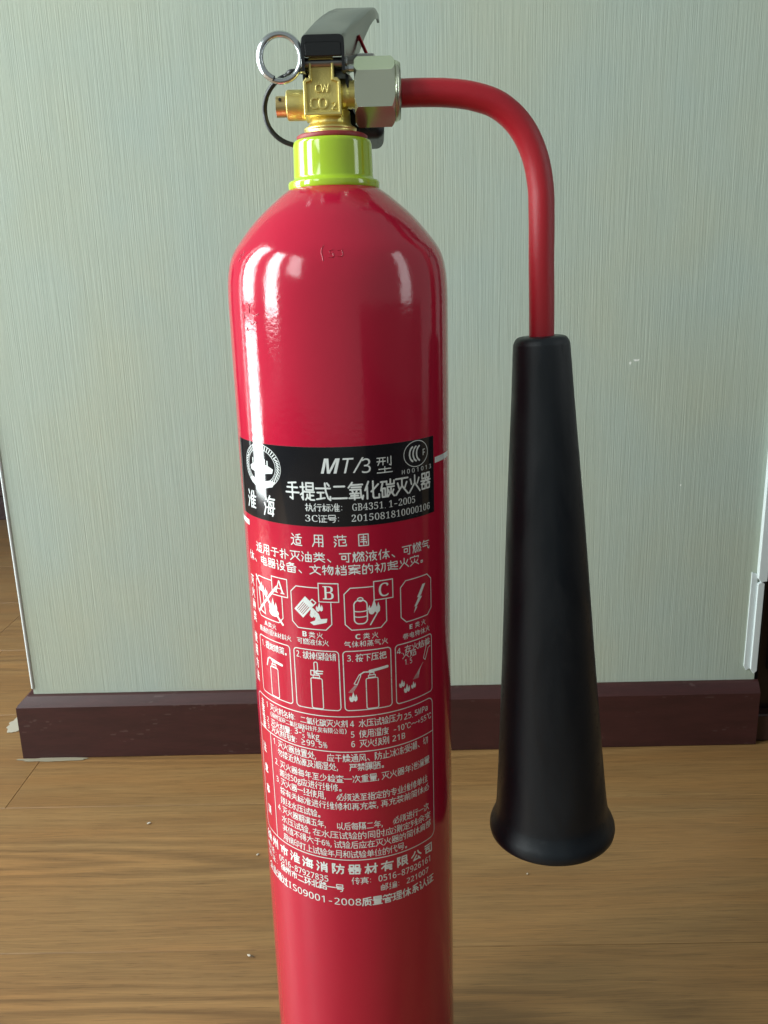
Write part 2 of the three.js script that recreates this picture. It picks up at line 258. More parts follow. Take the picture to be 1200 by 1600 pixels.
def({
  手: '2 .5 8 0|1 3 9 3|0 6 10 6|5 .3 5 10 3 9', 提: lr('扌', tb('日', '0 1 10 1|5 1 5 9|5 5 9 5|2 4 2 7 0 10|2 7 6 10 10 10', .45), .34), 式: '0 3 10 3|6.5 0 7 5 8.5 9 10 10 10 8|8 0 9.3 1.5|1 5.5 5.5 5.5|3.3 5.5 3.3 9|.5 9.5 6 8.7',
  氧: '2.5 0 0 2.8|2 1.4 9.5 1.4|2 2.8 8.5 2.8|1 4.2 8.2 4.2 8.5 8.5 9.5 10 10 8|2.5 5 3 6|5.5 5 5 6|1 6.5 7 6.5|1.5 7.8 6.5 7.8|.3 9.1 7.5 9.1|4 6.5 4 10', 化: lr('亻', '9 2 1 6|3 0 3 9 4 10 10 10 10 8', .35), 碳: lr('石', tb('山', within('厂', '火', 1.5, 2.5, 10, 10), .34), .4),
  器: [...box(R.口, 0.5, 0, 4.6, 3.6), ...box(R.口, 5.4, 0, 9.5, 3.6), ...P('0 4.7 10 4.7|5 3.6 4.4 4.9 .3 6.6|5.4 4.9 9.7 6.6|7 3.6 8 4.2'), ...box(R.口, 0.5, 6.4, 4.6, 10), ...box(R.口, 5.4, 6.4, 9.5, 10)],
  型: tb(lr('0 1 10 1|0 5 10 5|3 1 3 5 1 9|7 1 7 9', '刂', .6), '土', .6), 行: lr('彳', '2 1 9 1|0 4 10 4|6 4 6 10 4 9', .35), 标: lr('木', '2 1 9 1|0 4 10 4|5 4 5 10 3.5 9|2 6 0 9|8 6 10 9', .4), 准: lr('冫', '隹', .26), 证: lr('讠', '正', .3), 号: tb('口', '0 1 10 1|3 1 2 4 9 4 8 9 6 10', .42),
  适: within('辶', '舌', 3.5, 0, 10, 8.3), 用: '2 0 2 6 0 10|2 0 9 0 9 10 7.5 9.5|2 3.3 9 3.3|2 6.3 9 6.3|5.5 0 5.5 10', 范: tb('艹', lr('氵', '1 1 9 1 9 5 6 5|1 1 1 9 10 9 10 7', .3), .28), 围: '1 0 9 0 9 10 1 10 1 0|3 2.5 7 2.5|3 4.5 7 4.5|2.5 6.5 7.5 6.5 7.2 8|5 1 5 9', 于: '2 1 8 1|0 4.5 10 4.5|5.3 1 5.3 10 3.5 9',
  扑: lr('扌', '2 0 2 10|2 4 9 6', .45), 油: lr('氵', '1 3 9 3 9 10 1 10 1 3|1 6.5 9 6.5|5 0 5 10', .28), 类: tb('米', '大', .5), 可: '0 1 10 1|8 1 8 10 6 9.5|2 3.5 5.5 3.5 5.5 7 2 7 2 3.5', 燃: lr('火', tb('2 0 0 5|1 1.5 5 1.5 3 7 0 10|5 4 10 4|7.5 0 7 5 5 10|7.3 5 10 10|9 1 10 2.5', '灬', .72), .33),
  液: lr('氵', '5 0 5.5 1.5|0 2 10 2|3 2.5 0 6|1.7 5 1.7 10|6 3 4 6.5|5.5 4.5 9 4.5 7 8 4 10|5 6 9.5 10', .26), 体: lr('亻', [...R.木, [3, 7.5, 7, 7.5]], .35), 气: '2.5 0 0 4|2 1.5 9.5 1.5|2 4 8 4|1 6.3 7.5 6.3 8 9 9.5 10 10 8', 电: '1 2 9 2 9 7 1 7 1 2|1 4.5 9 4.5|5 0 5 9.5 10 9.5 10 8',
  设: lr('讠', '3 0 3 3 1 5|3 0 7 0 7 4 9.5 4|1 6 8 6 5 9 1 10|3 7 9.5 10', .3), 备: tb('夂', '田', .5), 文: '5 0 5.5 1.8|0 2.3 10 2.3|7.5 2.3 5 7 0 10|2.5 2.3 5 7 10 10', 物: lr('2 1 0 4|2 3 9 3|5 0 5 10|0 7 10 5.5', '勿', .42), 档: lr('木', '5 0 5 4|1 1 3 3|9 1 7 3|1 4.5 9 4.5 9 10 1 10|1 7.2 9 7.2', .42), 案: tb(tb('宀', '女', .4), '木', .6),
  的: lr('4 0 2 2|1 2 9 2 9 10 1 10 1 2|1 6 9 6', '3 0 0 4|2 2.3 9 2.3 8.7 9 6 10|3 4.5 5.5 7', .46), 初: lr('3 0 5 1.5|0 2.5 8 2.5 0 7|4 5 4 10|5 5 9 8', '1 1.5 9 1.5 8.5 8 6.5 10|4 1.5 3 6 0 10', .5), 起: [...R.走, ...P('6.5 1.5 9.5 1.5 9.5 4 6.5 4 6.5 7 10 7')], 灾: tb('宀', '火', .32),
  种: lr('禾', '1 3 9 3 9 7 1 7 1 3|5 0 5 10', .47), 普: tb('3 0 4 1.5|7 0 6 1.5|1 2.5 9 2.5|3.7 2.5 3.7 8|6.3 2.5 6.3 8|1.5 4 2.5 6.5|8.5 4 7.5 6.5|0 8.5 10 8.5', '日', .57), 通: within('辶', '2 0 8 0 5 2.2|1 10 1 3 9 3 9 10 7.5 9.5|1 5.2 9 5.2|1 7.5 9 7.5|5 3 5 10', 3.5, 0, 10, 8.3), 固: '1 0 9 0 9 10 1 10 1 0|2.5 3 7.5 3|5 1.3 5 5|3.3 5 6.7 5 6.7 8 3.3 8 3.3 5',
  材: lr('木', '0 3 10 3|7 0 7 10 5 9|6.5 3.5 0 8', .5), 料: lr('米', '3 1 5 3|2.5 4.5 4.5 6|0 8 10 7|8 0 8 10', .5), 蒸: tb('艹', '3 0 8 0 5 2|5 2 5 5.5|0 3 4 3 0 6|9 2 6 3.5 10 6|2 6.8 8 6.8|1 8.5 0 10|3.7 8.5 4 10|6.5 8.5 7 10|9 8.5 10 10', .27), 和: lr('禾', '口', .58), 带: '0 1.5 10 1.5|2.5 0 2.5 3|5 0 5 3|7.5 0 7.5 3|0 6 0 4 10 4 10 6|2 9.5 2 6 8 6 8 9.5|5 4.5 5 10',
  质: '9 0 1 1.2|1 1 1 6 0 10|1 3 10 3|5 1 5 4.5|3 9 3 4.7 8.5 4.7 8.5 8|5.7 6 5.5 8 3 10|6.5 8.5 9 10', 使: lr('亻', '0 1.5 10 1.5|1.5 3.5 8.5 3.5 8.5 6 1.5 6 1.5 3.5|5 0 5 6 1 10|2 7 10 10', .33), 法: lr('氵', '1 2 9 2|5 0 5 5|0 5 10 5|5 5 1.5 9.5 8.5 9|7 7 10 10', .3),
  喷: lr('口', tb('5 0 5 5|2 2.5 8 2.5|0 7 10 7|3 4.5 3 9.5|7 4.5 7 9.5', '贝', .42), .34), 筒: tb('竹', '1 10 1 0 9 0 9 10 7.5 9.5|3 3 7 3|3.3 5 6.7 5 6.7 8 3.3 8 3.3 5', .35), 拔: lr('扌', '0 2.5 10 2.5|4 0 3.5 5 0 10|3 4.5 9 4.5 6 8 2 10|4 6.5 10 10|7 0 8.5 1.5', .37), 掉: lr('扌', '5 0 5 3|5 1.3 9 1.3|1.5 3 8.5 3 8.5 6.3 1.5 6.3 1.5 3|1.5 4.6 8.5 4.6|0 8 10 8|5 6.3 5 10', .37),
  保: lr('亻', tb('口', '木', .42), .35), 险: lr('阝', '佥', .33), 销: lr('钅', '肖', .42), 按: lr('扌', tb('宀', '女', .35), .37), 下: '0 1 10 1|5 1 5 10|5.5 4 8.5 6', 压: '1 .5 10 .5|1 .5 1 6 0 10|3 4 9 4|6 2 6 9|2 9 10 9|7.5 6 8.7 7.3', 把: lr('扌', '1 1 9 1 9 5 1 5|5 1 5 5|1 1 1 9.3 10 9.3 10 7.5', .4), 在: '0 2 10 2|4 0 3 4 0 7|2 5 2 10|4 5.5 9 5.5|6.5 3.5 6.5 9.3|3.5 9.3 10 9.3',
  焰: lr('火', '4 0 1 3.5|3 1.5 8 1.5 5 4|1.5 10 1.5 5 4 5|6 5 8.7 5 8.7 9.5 1.5 9.5|6 7.2 8.7 7.2', .38), 前: '2.5 0 3.5 1.5|7.5 0 6.5 1.5|0 2.5 10 2.5|1 10 1 4 5 4 5 10|1 6 5 6|1 8 5 8|7 4.5 7 8|9 4 9 10 7.8 9.7', 要: tb('0 1 10 1|1.5 3.5 8.5 3.5 8.5 9 1.5 9 1.5 3.5|4 1 4 9|6 1 6 9', '女', .5), 性: lr('5 0 5 10|1 2 0 5|8 2 9.5 4', '3 0 1 4|2 3 9 3|2 6 9 6|5.5 0 5.5 9.5|0 9.5 10 9.5', .3),
  能: '3 0 .5 3 4.5 3|4 1.5 5 3.5|.8 10 .8 4.5 4.5 4.5 4.5 10|.8 6.3 4.5 6.3|.8 8 4.5 8|6.3 0 6.3 4 9.5 4 10 2.8|9.5 1 6.3 2.5|6.3 5.5 6.3 9.7 9.7 9.7 10 8.5|9.5 6.5 6.3 8', 剂: lr('5 0 5.5 1.3|0 2 10 2|2 3 8 6|8 2 5 5 0 6.5|3 6.5 3 8 1 10|7 6 7 10', '刂', .68), 名: '4 0 0 4.5|3 2 8.5 2 5 6 0 8.5|3 3.5 4.5 5|3.5 6 9 6 9 10 3.5 10 3.5 6', 称: lr('禾', '3 0 0 4|2 2 9.5 2 9 4|5.5 2 5.5 10 4 9|2.5 5 .5 8.5|8 5 10 8.5', .46),
  徐: lr('彳', '5 0 0 4|5 0 10 4|2.5 4 7.5 4|.5 6 9.5 6|5 4 5 10 3.7 9.3|2.5 7 .5 9.5|7.5 7 9.5 9.5', .32), 州: '2 0 2 6 0 10|5 .5 5 9.5|8.5 0 8.5 10|.5 3 0 5.5|3.3 3 3.8 5|6.5 3 7.2 5', 宝: tb('宀', '1 1 9 1|1.5 5 8.5 5|5 1 5 9.5|0 9.5 10 9.5|6.8 6.5 8 8', .32), 冠: tb('宀', '0 1 5 1|0 4 5 4|1.7 4 0 10|3.5 4 3.5 9.5 5 9|5.5 3 10 3|8.5 .5 8.5 8|6.3 5 7 6', .3), 科: lr('禾', '2 1 4 3|1.5 4.5 3.5 6|0 8 10 7|7 0 7 10', .5), 技: lr('扌', '0 2.5 10 2.5|5 0 5 4.7|1 4.7 8.5 4.7 6 8 1 10|2.5 5 10 10', .4),
  开: '1 1 9 1|0 5 10 5|3 1 3 5 1 10|7 1 7 10', 发: '3 0 2 3 10 3|4.7 0 4 5 0 10|3.5 5 8.5 5 6 8 2 10|4 6 10 10|7 .5 8.5 2', 有: '0 2 10 2|4.5 0 3 4 0 7|3 10 3 4.5 8.5 4.5 8.5 10 7 9.5|3 6.3 8.5 6.3|3 8 8.5 8', 限: lr('阝', '艮', .36), 公: '3.5 .5 2.5 3 0 5.5|6.5 .5 7.5 3 10 5.5|5 5 2 9.5 8 9|7 7 9 10', 司: '1 1 9 1 9 10 7 9.5|1 3.5 6.5 3.5|2 5.5 6 5.5 6 9 2 9 2 5.5',
  量: tb('日', '0 .5 10 .5|1.5 2 8.5 2 8.5 5.5 1.5 5.5 1.5 2|1.5 3.7 8.5 3.7|5 2 5 9.5|1.5 7.5 8.5 7.5|0 9.7 10 9.7', .35), 纯: lr('纟', '0 2 10 2|1.5 3.5 1.5 6.5 8.5 6.5|8.5 3.5 8.5 6.5|5 0 5 9 6 10 10 10 10 8', .4), 度: [...R.广, ...P('3 4 10 4|5 3 5 6 8 6 8 3|3.5 7 8.5 7 5.5 9.5 3 10|4 7.5 9.5 10')], 试: lr('讠', '0 2.5 10 2.5|6.5 0 7 5 8.5 9.5 10 10 10 8|8 .3 9.5 1.5|.5 5 5.5 5|3 5 3 9|0 9.5 6 8.7', .3),
  验: lr('1 1 7 1 6.5 5|2 1 1.5 5 8.5 5 8.5 9 6.5 10|0 8 6 7.3', '佥', .4), 力: '1 3 9 3 8.5 9 6.5 10|4.5 0 4 6 0 10', 温: lr('氵', tb('日', '1.5 2 1.5 9|1.5 2 8.5 2 8.5 9|4 2 4 9|6.2 2 6.2 9|0 9.5 10 9.5', .45), .28), 级: lr('纟', '1 1 8 1 6.5 4 9 4 6 8 1 10|3 1 2.5 6 0 10|4 5 10 10', .4), 别: lr('1.5 0 8.5 0 8.5 4 1.5 4 1.5 0|0 6 9 6 8.5 9.5 7 10|4.5 4 4 7 0 10', '刂', .62),
  注: lr('氵', '主', .3), 意: tb('5 0 5 1.5|1 2 9 2|3 2.5 3.5 4|7 2.5 6.5 4|0 5 10 5|2 6.2 8 6.2 8 10 2 10 2 6.2|2 8 8 8', '1 3 0 8|3 2 3 9 8 9 8 7|5 1 6 4|9 3 10 7', .68), 事: '0 1.5 10 1.5|2 3 8 3 8 4.7 2 4.7 2 3|1.5 6 9 6 9 8.3 1.5 8.3|0 7.2 10 7.2|5 0 5 10 3.7 9.5', 项: lr('工', '页', .37), 放: lr('方', '攵', .5), 置: tb('1 0 9 0 9 10 1 10 1 0|3.7 0 3.7 10|6.3 0 6.3 10', '0 1 10 1|5 0 5 2.5|2 9.5 2 2.7 8 2.7 8 9.5|2 5 8 5|2 7.2 8 7.2|0 10 10 10', .28),
  处: '3.5 0 0 5|2.5 2.5 6 2.5 4 7 0 10|1.5 3.5 4 7.5 6 9.5 10 10|7.5 0 7.5 8|7.5 3.5 10 5.5', 应: [...R.广, ...P('3 5 4 8.5|5.5 4 6 7.5|9 4 7 9|2 9.5 10 9.5')], 干: '1.5 1 8.5 1|0 5 10 5|5 1 5 10', 燥: lr('火', tb('3.5 0 6.5 0 6.5 3.5 3.5 3.5 3.5 0|.5 5 4 5 4 9 .5 9 .5 5|6 5 9.5 5 9.5 9 6 9 6 5', '木', .52), .36), 风: '1.5 .5 8.5 .5 8.7 8 9.5 10 10 8|1.5 .5 1.5 6 0 10|3 3 7 8.5|7 2.5 3 8.5',
  防: lr('阝', '方', .33), 冰: lr('冫', '水', .27), 冻: lr('冫', '1 2 9 2|4.5 0 1.5 5.5 9 5.5|5.2 3.5 5.2 10 4 9.3|2.5 7 .5 9.5|7.5 7 9.5 9.5', .27), 受: '9 0 1 1|2 2 2.7 3.5|4.8 1.7 5.2 3.2|8.5 1.5 7 3.5|0 6 0 4.2 10 4.2 9.7 6|2 6 8 6 5.5 9 1 10|3 7 9.5 10', 潮: lr('氵', lr('5 0 5 2.5|1 1.2 9 1.2|1.5 3 8.5 3 8.5 6.5 1.5 6.5 1.5 3|1.5 4.7 8.5 4.7|0 8.2 10 8.2|5 6.5 5 10', '月', .53), .24),
  切: lr('0 4.5 9 3|4 0 4 8.5 9 7', '1 1.5 9 1.5 8.5 8 6.5 10|4.5 1.5 3.5 6 0 10', .43), 接: lr('扌', tb('5 0 5 2|1 2.5 9 2.5|3 4 3.7 6|7 4 6.3 6|0 8 10 8', '女', .45), .35), 近: within('辶', '7 0 1 2|1 1.5 1 6 0 10|1 4.5 10 4.5|6 4.5 6 10', 3.5, 0, 10, 8.3), 热: tb('执', '灬', .74), 源: lr('氵', '1 1 10 1|1 1 1 6 0 10|5.5 1 4.7 2.7|3 3 9 3 9 6 3 6 3 3|3 4.5 9 4.5|6 6 6 10 4.8 9.5|4 7.5 2.5 9.5|8 7.5 9.5 9.5', .28),
  及: '1 1 7.5 1 6 4.5 9 4.5 6 8 1 10|3 1 2.7 6 0 10|3.5 5 10 10', 湿: lr('氵', tb('日', '3.5 0 3.5 9|6.5 0 6.5 9|1 2.5 2.3 6|9 2.5 7.7 6|0 9.5 10 9.5', .45), .28), 严: '0 1 10 1|3.5 1 3.5 4.5|6.5 1 6.5 4.5|1 2 2 4|9 2 8 4|1 5 10 5|1 5 1 8 0 10', 禁: tb(lr('木', '木', .5), '1.5 1 8.5 1|0 4 10 4|5 4 5 10 4 9.5|2.5 6 1 9|7.5 6 9 9', .5),
  曝: lr('日', tb('日', '1 1 9 1|0 3.5 10 3.5|3 0 3 3.5|7 0 7 3.5|5 3.5 5 10|3.5 4 0 8|6.5 4 10 8|3 6 2 8|7 6 8 8', .34), .32), 晒: lr('日', '0 1 10 1|1 10 1 3.5 9 3.5 9 10|4 1 3.5 6 1 7|6.3 1 6.3 6 9 6|1 9.5 9 9.5', .37), 年: '3 0 .5 3.5|2 2 9 2|2.5 4.5 8.5 4.5|2.5 4.5 2.5 7|0 7 10 7|5.7 2 5.7 10', 至: '.5 1 9.5 1|4.5 1 2 4 8 3.7|7 2.7 8.5 4.5|1.5 6.7 8.5 6.7|5 4.5 5 9.5|0 9.5 10 9.5', 少: '5 0 5 5.5|2.5 2 .5 5.5|7 2 9.5 5|8.5 5 5.5 8.5 1 10',
  检: lr('木', '佥', .42), 查: tb('木', '2 1 8 1 8 7 2 7 2 1|2 4 8 4|0 9.7 10 9.7', .5), 次: lr('冫', '3 0 0 4|2 2 9 2 8 4|5 3 4.5 6 0 10|5 5 10 10', .27), 重: '8.5 0 1.5 1|0 2.2 10 2.2|2 3.5 8 3.5 8 6.5 2 6.5 2 3.5|2 5 8 5|5 .6 5 9.5|1 8 9 8|0 9.7 10 9.7', 泄: lr('氵', '0 3.5 10 3.5|2 0 2 9.5 10 9.5|5 0 5 6.5 8 6.5|8 0 8 6.5', .28),
  漏: lr('氵', '1.5 .5 9 .5 9 2.7 1.5 2.7|1.5 .5 1.5 6 0 10|2.5 4.2 9.5 4.2|3 10 3 5.3 9 5.3 9 10|6 4.2 6 10|4 6.5 5 7|7 6.5 8 7|4 8 5 8.5|7 8 8 8.5', .28), 超: [...R.走, ...P('6 1 9.5 1 9.3 4|7.5 1 6 4|6.3 5 9.3 5 9.3 7.7 6.3 7.7 6.3 5')], 过: within('辶', '0 3 10 3|7 0 7 10 5 9|2.5 5 4 7', 3.5, 0, 10, 8.3), 进: within('辶', '1 2.5 9 2.5|0 6 10 6|3 0 3 6 1.5 10|7 0 7 10', 3.5, 0, 10, 8.3), 维: lr('纟', '隹', .4),
  修: lr('亻', '1 2 1 8|6 0 3 3|5 1.5 9 1.5 6 4 3 5|4.5 2 9.5 5|8 5.5 4 7|8.5 7 4 8.5|9.5 8.5 3.5 10.2', .3), 经: lr('纟', '1.5 1 8 1 5 3.5 1 5|4.5 2.7 9.5 5|1 6 9 6|5 6 5 9.5|0 9.5 10 9.5', .4), 必: '1.5 4 0 7.5|3 2.5 3.5 8.5 4.5 9.5 8.5 9.5 8.5 7.5|5 1 6.5 3|8 0 6 5 1 10|9 4 10 7', 须: lr('7 0 1 3.5|8 3 1 7|9 6 0 10', '页', .36), 关: '3 0 4 2|7 0 6 2|1 3 9 3|0 5.5 10 5.5|5 3 5 5.5 0 10|5 5.5 10 9.5',
  指: lr('扌', tb('2 0 2 8 3 9 10 9 10 7|8.5 1 2 4.5', '日', .45), .37), 定: '5 0 5 1.3|0 3.5 0 1.7 10 1.7 9.5 3.5|2 4.3 8 4.3|5 4.3 5 9|5 6.5 8.5 6.5|2.5 6 2 8 0 10|2 8 5 9.7 10 9.7', 业: '3.5 0 3.5 9.5|6.5 0 6.5 9.5|1 3 2 7|9 3 8 7|0 9.7 10 9.7', 单: '2.5 0 3.5 1.5|7.5 0 6.5 1.5|1.5 2 8.5 2 8.5 6 1.5 6 1.5 2|1.5 4 8.5 4|5 2 5 10|0 7.7 10 7.7', 位: lr('亻', '5 0 5 2|1 3 9 3|2.5 4.5 3.5 8|7.5 4.5 6.5 8|0 9.5 10 9.5', .33),
  再: '.5 1 9.5 1|2 10 2 3 8 3 8 10 6.7 9.5|5 1 5 7|2 5 8 5|0 7.2 10 7.2', 充: '5 0 5 1.5|0 2 10 2|4.5 2 2 5 8 4.7|7 3.5 8.5 5.5|3.5 5 3 8 0 10|6.5 5 6.5 9.7 10 9.7 10 8', 装: tb('1 1 2 3|0 7 3 5|3 0 3 10|4 3 10 3|7 0 7 7|5 7 9.5 7', '5 0 5 1|0 2 10 2|4.5 2 0 6|3 4.5 3 9.5 5.5 8|5 3 9.5 9.5|8.5 4 6.5 5.5', .47), 其: '2.5 0 2.5 7|7.5 0 7.5 7|0 1.7 10 1.7|2.5 3.5 7.5 3.5|2.5 5.2 7.5 5.2|0 7 10 7|3 8 1 10|7 8 9 10',
  满: lr('氵', tb('艹', '0 .5 10 .5|1 10 1 3.5 9 3.5 9 10|3.5 .5 3.5 6 2.3 8.5|6.5 .5 6.5 6 7.7 8.5|3.5 5 4.3 8|6.5 5 5.8 8', .27), .26), 五: '1 1 9 1|5 1 3.5 9.5|1.5 4.7 7.7 4.7 7.5 9.5|0 9.5 10 9.5', 以: '1.5 1.5 1.5 8.5 5 6.5|4 2 5 4|8.5 0 8 5 4.5 10|7 6.5 9.8 10', 后: '9 0 2 1.3|2 1 2 6 0 10|2 3.5 10 3.5|4 6 8.7 6 8.7 10 4 10 4 6',
  隔: lr('阝', '0 .5 10 .5|2.5 1.7 7.5 1.7 7.5 3.7 2.5 3.7 2.5 1.7|1 10 1 5 9 5 9 10|3 6 4 7.3|7 6 6 7.3|2.5 7.8 7.5 7.8|5 7.8 5 10', .33), 同: '1 10 1 .5 9 .5 9 10 7.5 9.5|3 3 7 3|3.3 5 6.7 5 6.7 8 3.3 8 3.3 5', 时: lr('日', '0 3 10 3|7.5 0 7.5 10 5.5 9|2 5 4 7', .42), 测: lr('氵', lr('1.5 7 1.5 0 8.5 0 8.5 7|5 2 5 6.5 0 10|6 7 9.5 10', '刂', .6), .28), 残: lr('0 1 10 1|4 1 1 5|3 3.5 8.5 3.5 6 7.5 1 10|3.5 5 5 6.5', '1 3.5 9 2.5|0 6 10 5|4.5 0 6 7 8.5 10 10 8.5|9 6 3 10|7 .5 8.5 1.7', .46),
  余: '5 0 0 4|5 0 10 4|2.5 4 7.5 4|.5 6 9.5 6|5 4 5 10 3.7 9.3|2.5 7 .5 9.5|7.5 7 9.5 9.5', 变: '5 0 5 1.3|0 2 10 2|4 2 4 5.2|6 2 6 5.2|2 3 .7 5|8 3 9.3 5|2 6 8 6 5.5 9 1 10|3 7 9.5 10', 值: lr('亻', '0 1.3 10 1.3|5 0 5 3|2 9.5 2 3 8 3 8 9.5|2 5.2 8 5.2|2 7.3 8 7.3|0 9.7 10 9.7', .34), 不: '0 1 10 1|5.5 1 3 5 0 7|5 3 5 10|6 4 9.5 7', 得: lr('彳', '2 0 8 0 8 4 2 4 2 0|2 2 8 2|1 5.2 9 5.2|0 7 10 7|7 5.2 7 10 5.5 9.5|2.5 8 4 9', .34),
  打: lr('扌', '0 1.5 10 1.5|6 1.5 6 10 3.5 9', .42), 上: '5 0 5 9.5|5 4 9 4|0 9.5 10 9.5', 代: lr('亻', '0 4 10 3|4 0 5 6 8 10 10 9.5 10 8|7.5 .5 9 2', .35), 肩: '5 0 5 1|1.5 1.5 9 1.5 9 3.7 1.5 3.7|1.5 1.5 1.5 6 0 10|3 10 3 5 8.7 5 8.7 10 7.5 9.7|3 6.7 8.7 6.7|3 8.3 8.7 8.3', 部: lr(tb('5 0 5 2|0 3 10 3|2.5 4 3.3 7|7.5 4 6.7 7|0 8.5 10 8.5', '口', .52), '阝', .64), 钢: lr('钅', '1 10 1 .5 9 .5 9 10 7.5 9.5|3 3 7 8|7 2.5 3 8', .42), 印: '4 0 1 1.3 1 8.5 5 8|1 4.5 4.5 4.5|6 10 6 1 9.5 1 9.5 7 7.7 7',
  市: '5 0 5 1.5|0 2.3 10 2.3|1.5 8.5 1.5 4.3 8.5 4.3 8.5 8.5 7.3 8|5 2.3 5 10', 淮: lr('氵', '隹', .3), 海: lr('氵', '每', .28), 消: lr('氵', '肖', .3), 话: lr('讠', '舌', .3), 传: lr('亻', '专', .33), 真: '0 1.3 10 1.3|5 0 5 2.5|2 7 2 2.7 8 2.7 8 7|2 4.2 8 4.2|2 5.6 8 5.6|0 7.2 10 7.2|3 8 1 10|7 8 9 10', 地: lr('0 3.5 10 3.5|5 0 5 9|0 9.5 10 8', '0 4.5 8.5 2.5 8.5 6 7 6.5|5 0 5 7|2 1.5 2 9.3 10 9.3 10 7.5', .37), 址: lr('0 3.5 10 3.5|5 0 5 9|0 9.5 10 8', '止', .37),
  环: lr('1 1 9 1|1 5 9 5|5 1 5 9|0 9.5 10 8', '0 1 10 1|6 1 3.5 5 0 7|5 3 5 10|6 4 9.5 7', .38), 北: '3.5 0 3.5 10|0 3.7 3.5 3.7|0 8.5 3.5 7.3|6.3 0 6.3 9.3 10 9.3 10 7.5|9.7 2.5 6.3 4.5', 路: lr('1.5 0 8.5 0 8.5 3.5 1.5 3.5 1.5 0|5 3.5 5 9|5 6 9 6|1.5 5 1.5 9|0 9.7 10 8.5', tb('夂', '口', .57), .43), 邮: lr('1 2.5 9 2.5 9 9 1 9 1 2.5|1 5.7 9 5.7|5 0 5 9', '阝', .6),
  编: lr('纟', '5 0 5.5 1|1 1.5 9 1.5 9 3.7 1 3.7|1 1.5 1 6 0 10|2.5 10 2.5 5 9.5 5 9.5 10|2.5 7.2 9.5 7.2|4.8 5 4.8 10|7.2 5 7.2 10', .38), 企: '5 0 0 4|5 0 10 4|5 4 5 9.5|5 6.5 8.5 6.5|2.5 5.5 2.5 9.5|0 9.5 10 9.5', 理: lr('1 1 9 1|1 5 9 5|5 1 5 9|0 9.5 10 8', '1 0 9 0 9 5 1 5 1 0|1 2.5 9 2.5|5 0 5 9.5|1 7.3 9 7.3|0 9.7 10 9.7', .37), 管: tb('竹', '5 0 5 1|0 3 0 1.5 10 1.5 10 3|2.5 3.5 7.5 3.5 7.5 6 2.5 6 2.5 3.5|2.5 3.5 2.5 10|2.5 7.3 8 7.3 8 10 2.5 10', .34),
  系: '8 0 2 1|5 .7 2 3.3 6.5 3.3 1.5 6 8.5 5.7|7 4.3 9 6.5|5 6 5 10 3.8 9.5|3 7 1 9.5|7 7 9 9.5', 认: lr('讠', '5 0 4.5 5 0 10|5 4 10 10', .33), '、': '1 7 3.5 9.5', '。': '1 7.5 3 7.5 3 9.5 1 9.5 1 7.5', ',': '2 8 2.5 9 1 10.5', ':': '3 3.5 3.4 3.6|3 8 3.4 8.1', '.': '2 9.3 2.5 9.4', '℃': '1 1 2.2 1 2.2 2.2 1 2.2 1 1|9.5 3 8 1.5 5.5 1.5 4 4 4 7 5.5 9.3 8 9.3 9.5 7.8', '≥': '2 2 8 4.5 2 7|2 9 8 9', '~': '0 5.5 3 4.3 7 5.7 10 4.5',
});
def({ 送: within('辶', '关', 3.5, 0, 10, 8.3), 期: lr('其', '月', .53) });

// the print: a sheet of ink, 7.6 dots to the millimetre, over the middle of the cylinder
const DOT = 7.6, U0 = -88, V1 = 461, LW = 1344, LH = 2040;
const canvas = document.createElement('canvas'); canvas.width = LW; canvas.height = LH;
const ctx = canvas.getContext('2d');
const X = (u) => (u - U0) * DOT, Y = (v) => (V1 - v) * DOT;
ctx.lineCap = 'round'; ctx.lineJoin = 'round';
const WHITE = '#e9eeec', BLACK = '#1b1c20';
const poly = (pts, close, fill) => { ctx.beginPath(); pts.forEach(([x, y], i) => (i ? ctx.lineTo(x, y) : ctx.moveTo(x, y))); if (close) ctx.closePath(); fill ? ctx.fill() : ctx.stroke(); };
// one character in a box w x h dots centred on (x, y)
function glyph(c, x, y, w, h, weight, font) {
  ctx.lineWidth = weight; ctx.strokeStyle = ctx.fillStyle = WHITE;
  if (R[c]) for (const l of box(R[c], x - w * 0.44, y - h * 0.44, x + w * 0.44, y + h * 0.44)) { ctx.beginPath(); for (let i = 0; i < l.length; i += 2) i ? ctx.lineTo(l[i], l[i + 1]) : ctx.moveTo(l[i], l[i + 1]); ctx.stroke(); }
  else if (c !== ' ') { ctx.save(); ctx.translate(x, y); ctx.font = font(h); const m = ctx.measureText(c).width; ctx.scale(Math.min(1.25, w * 0.98 / m), 1); ctx.textAlign = 'center'; ctx.textBaseline = 'alphabetic'; ctx.fillText(c, 0, h * 0.38); ctx.restore(); }
}
const sans = (h) => `${h * 1.05}px sans-serif`, sansB = (h) => `bold ${h * 1.05}px sans-serif`, serif = (h) => `${h * 1.12}px serif`, italic = (h) => `bold ${h * 1.05}px sans-serif`;
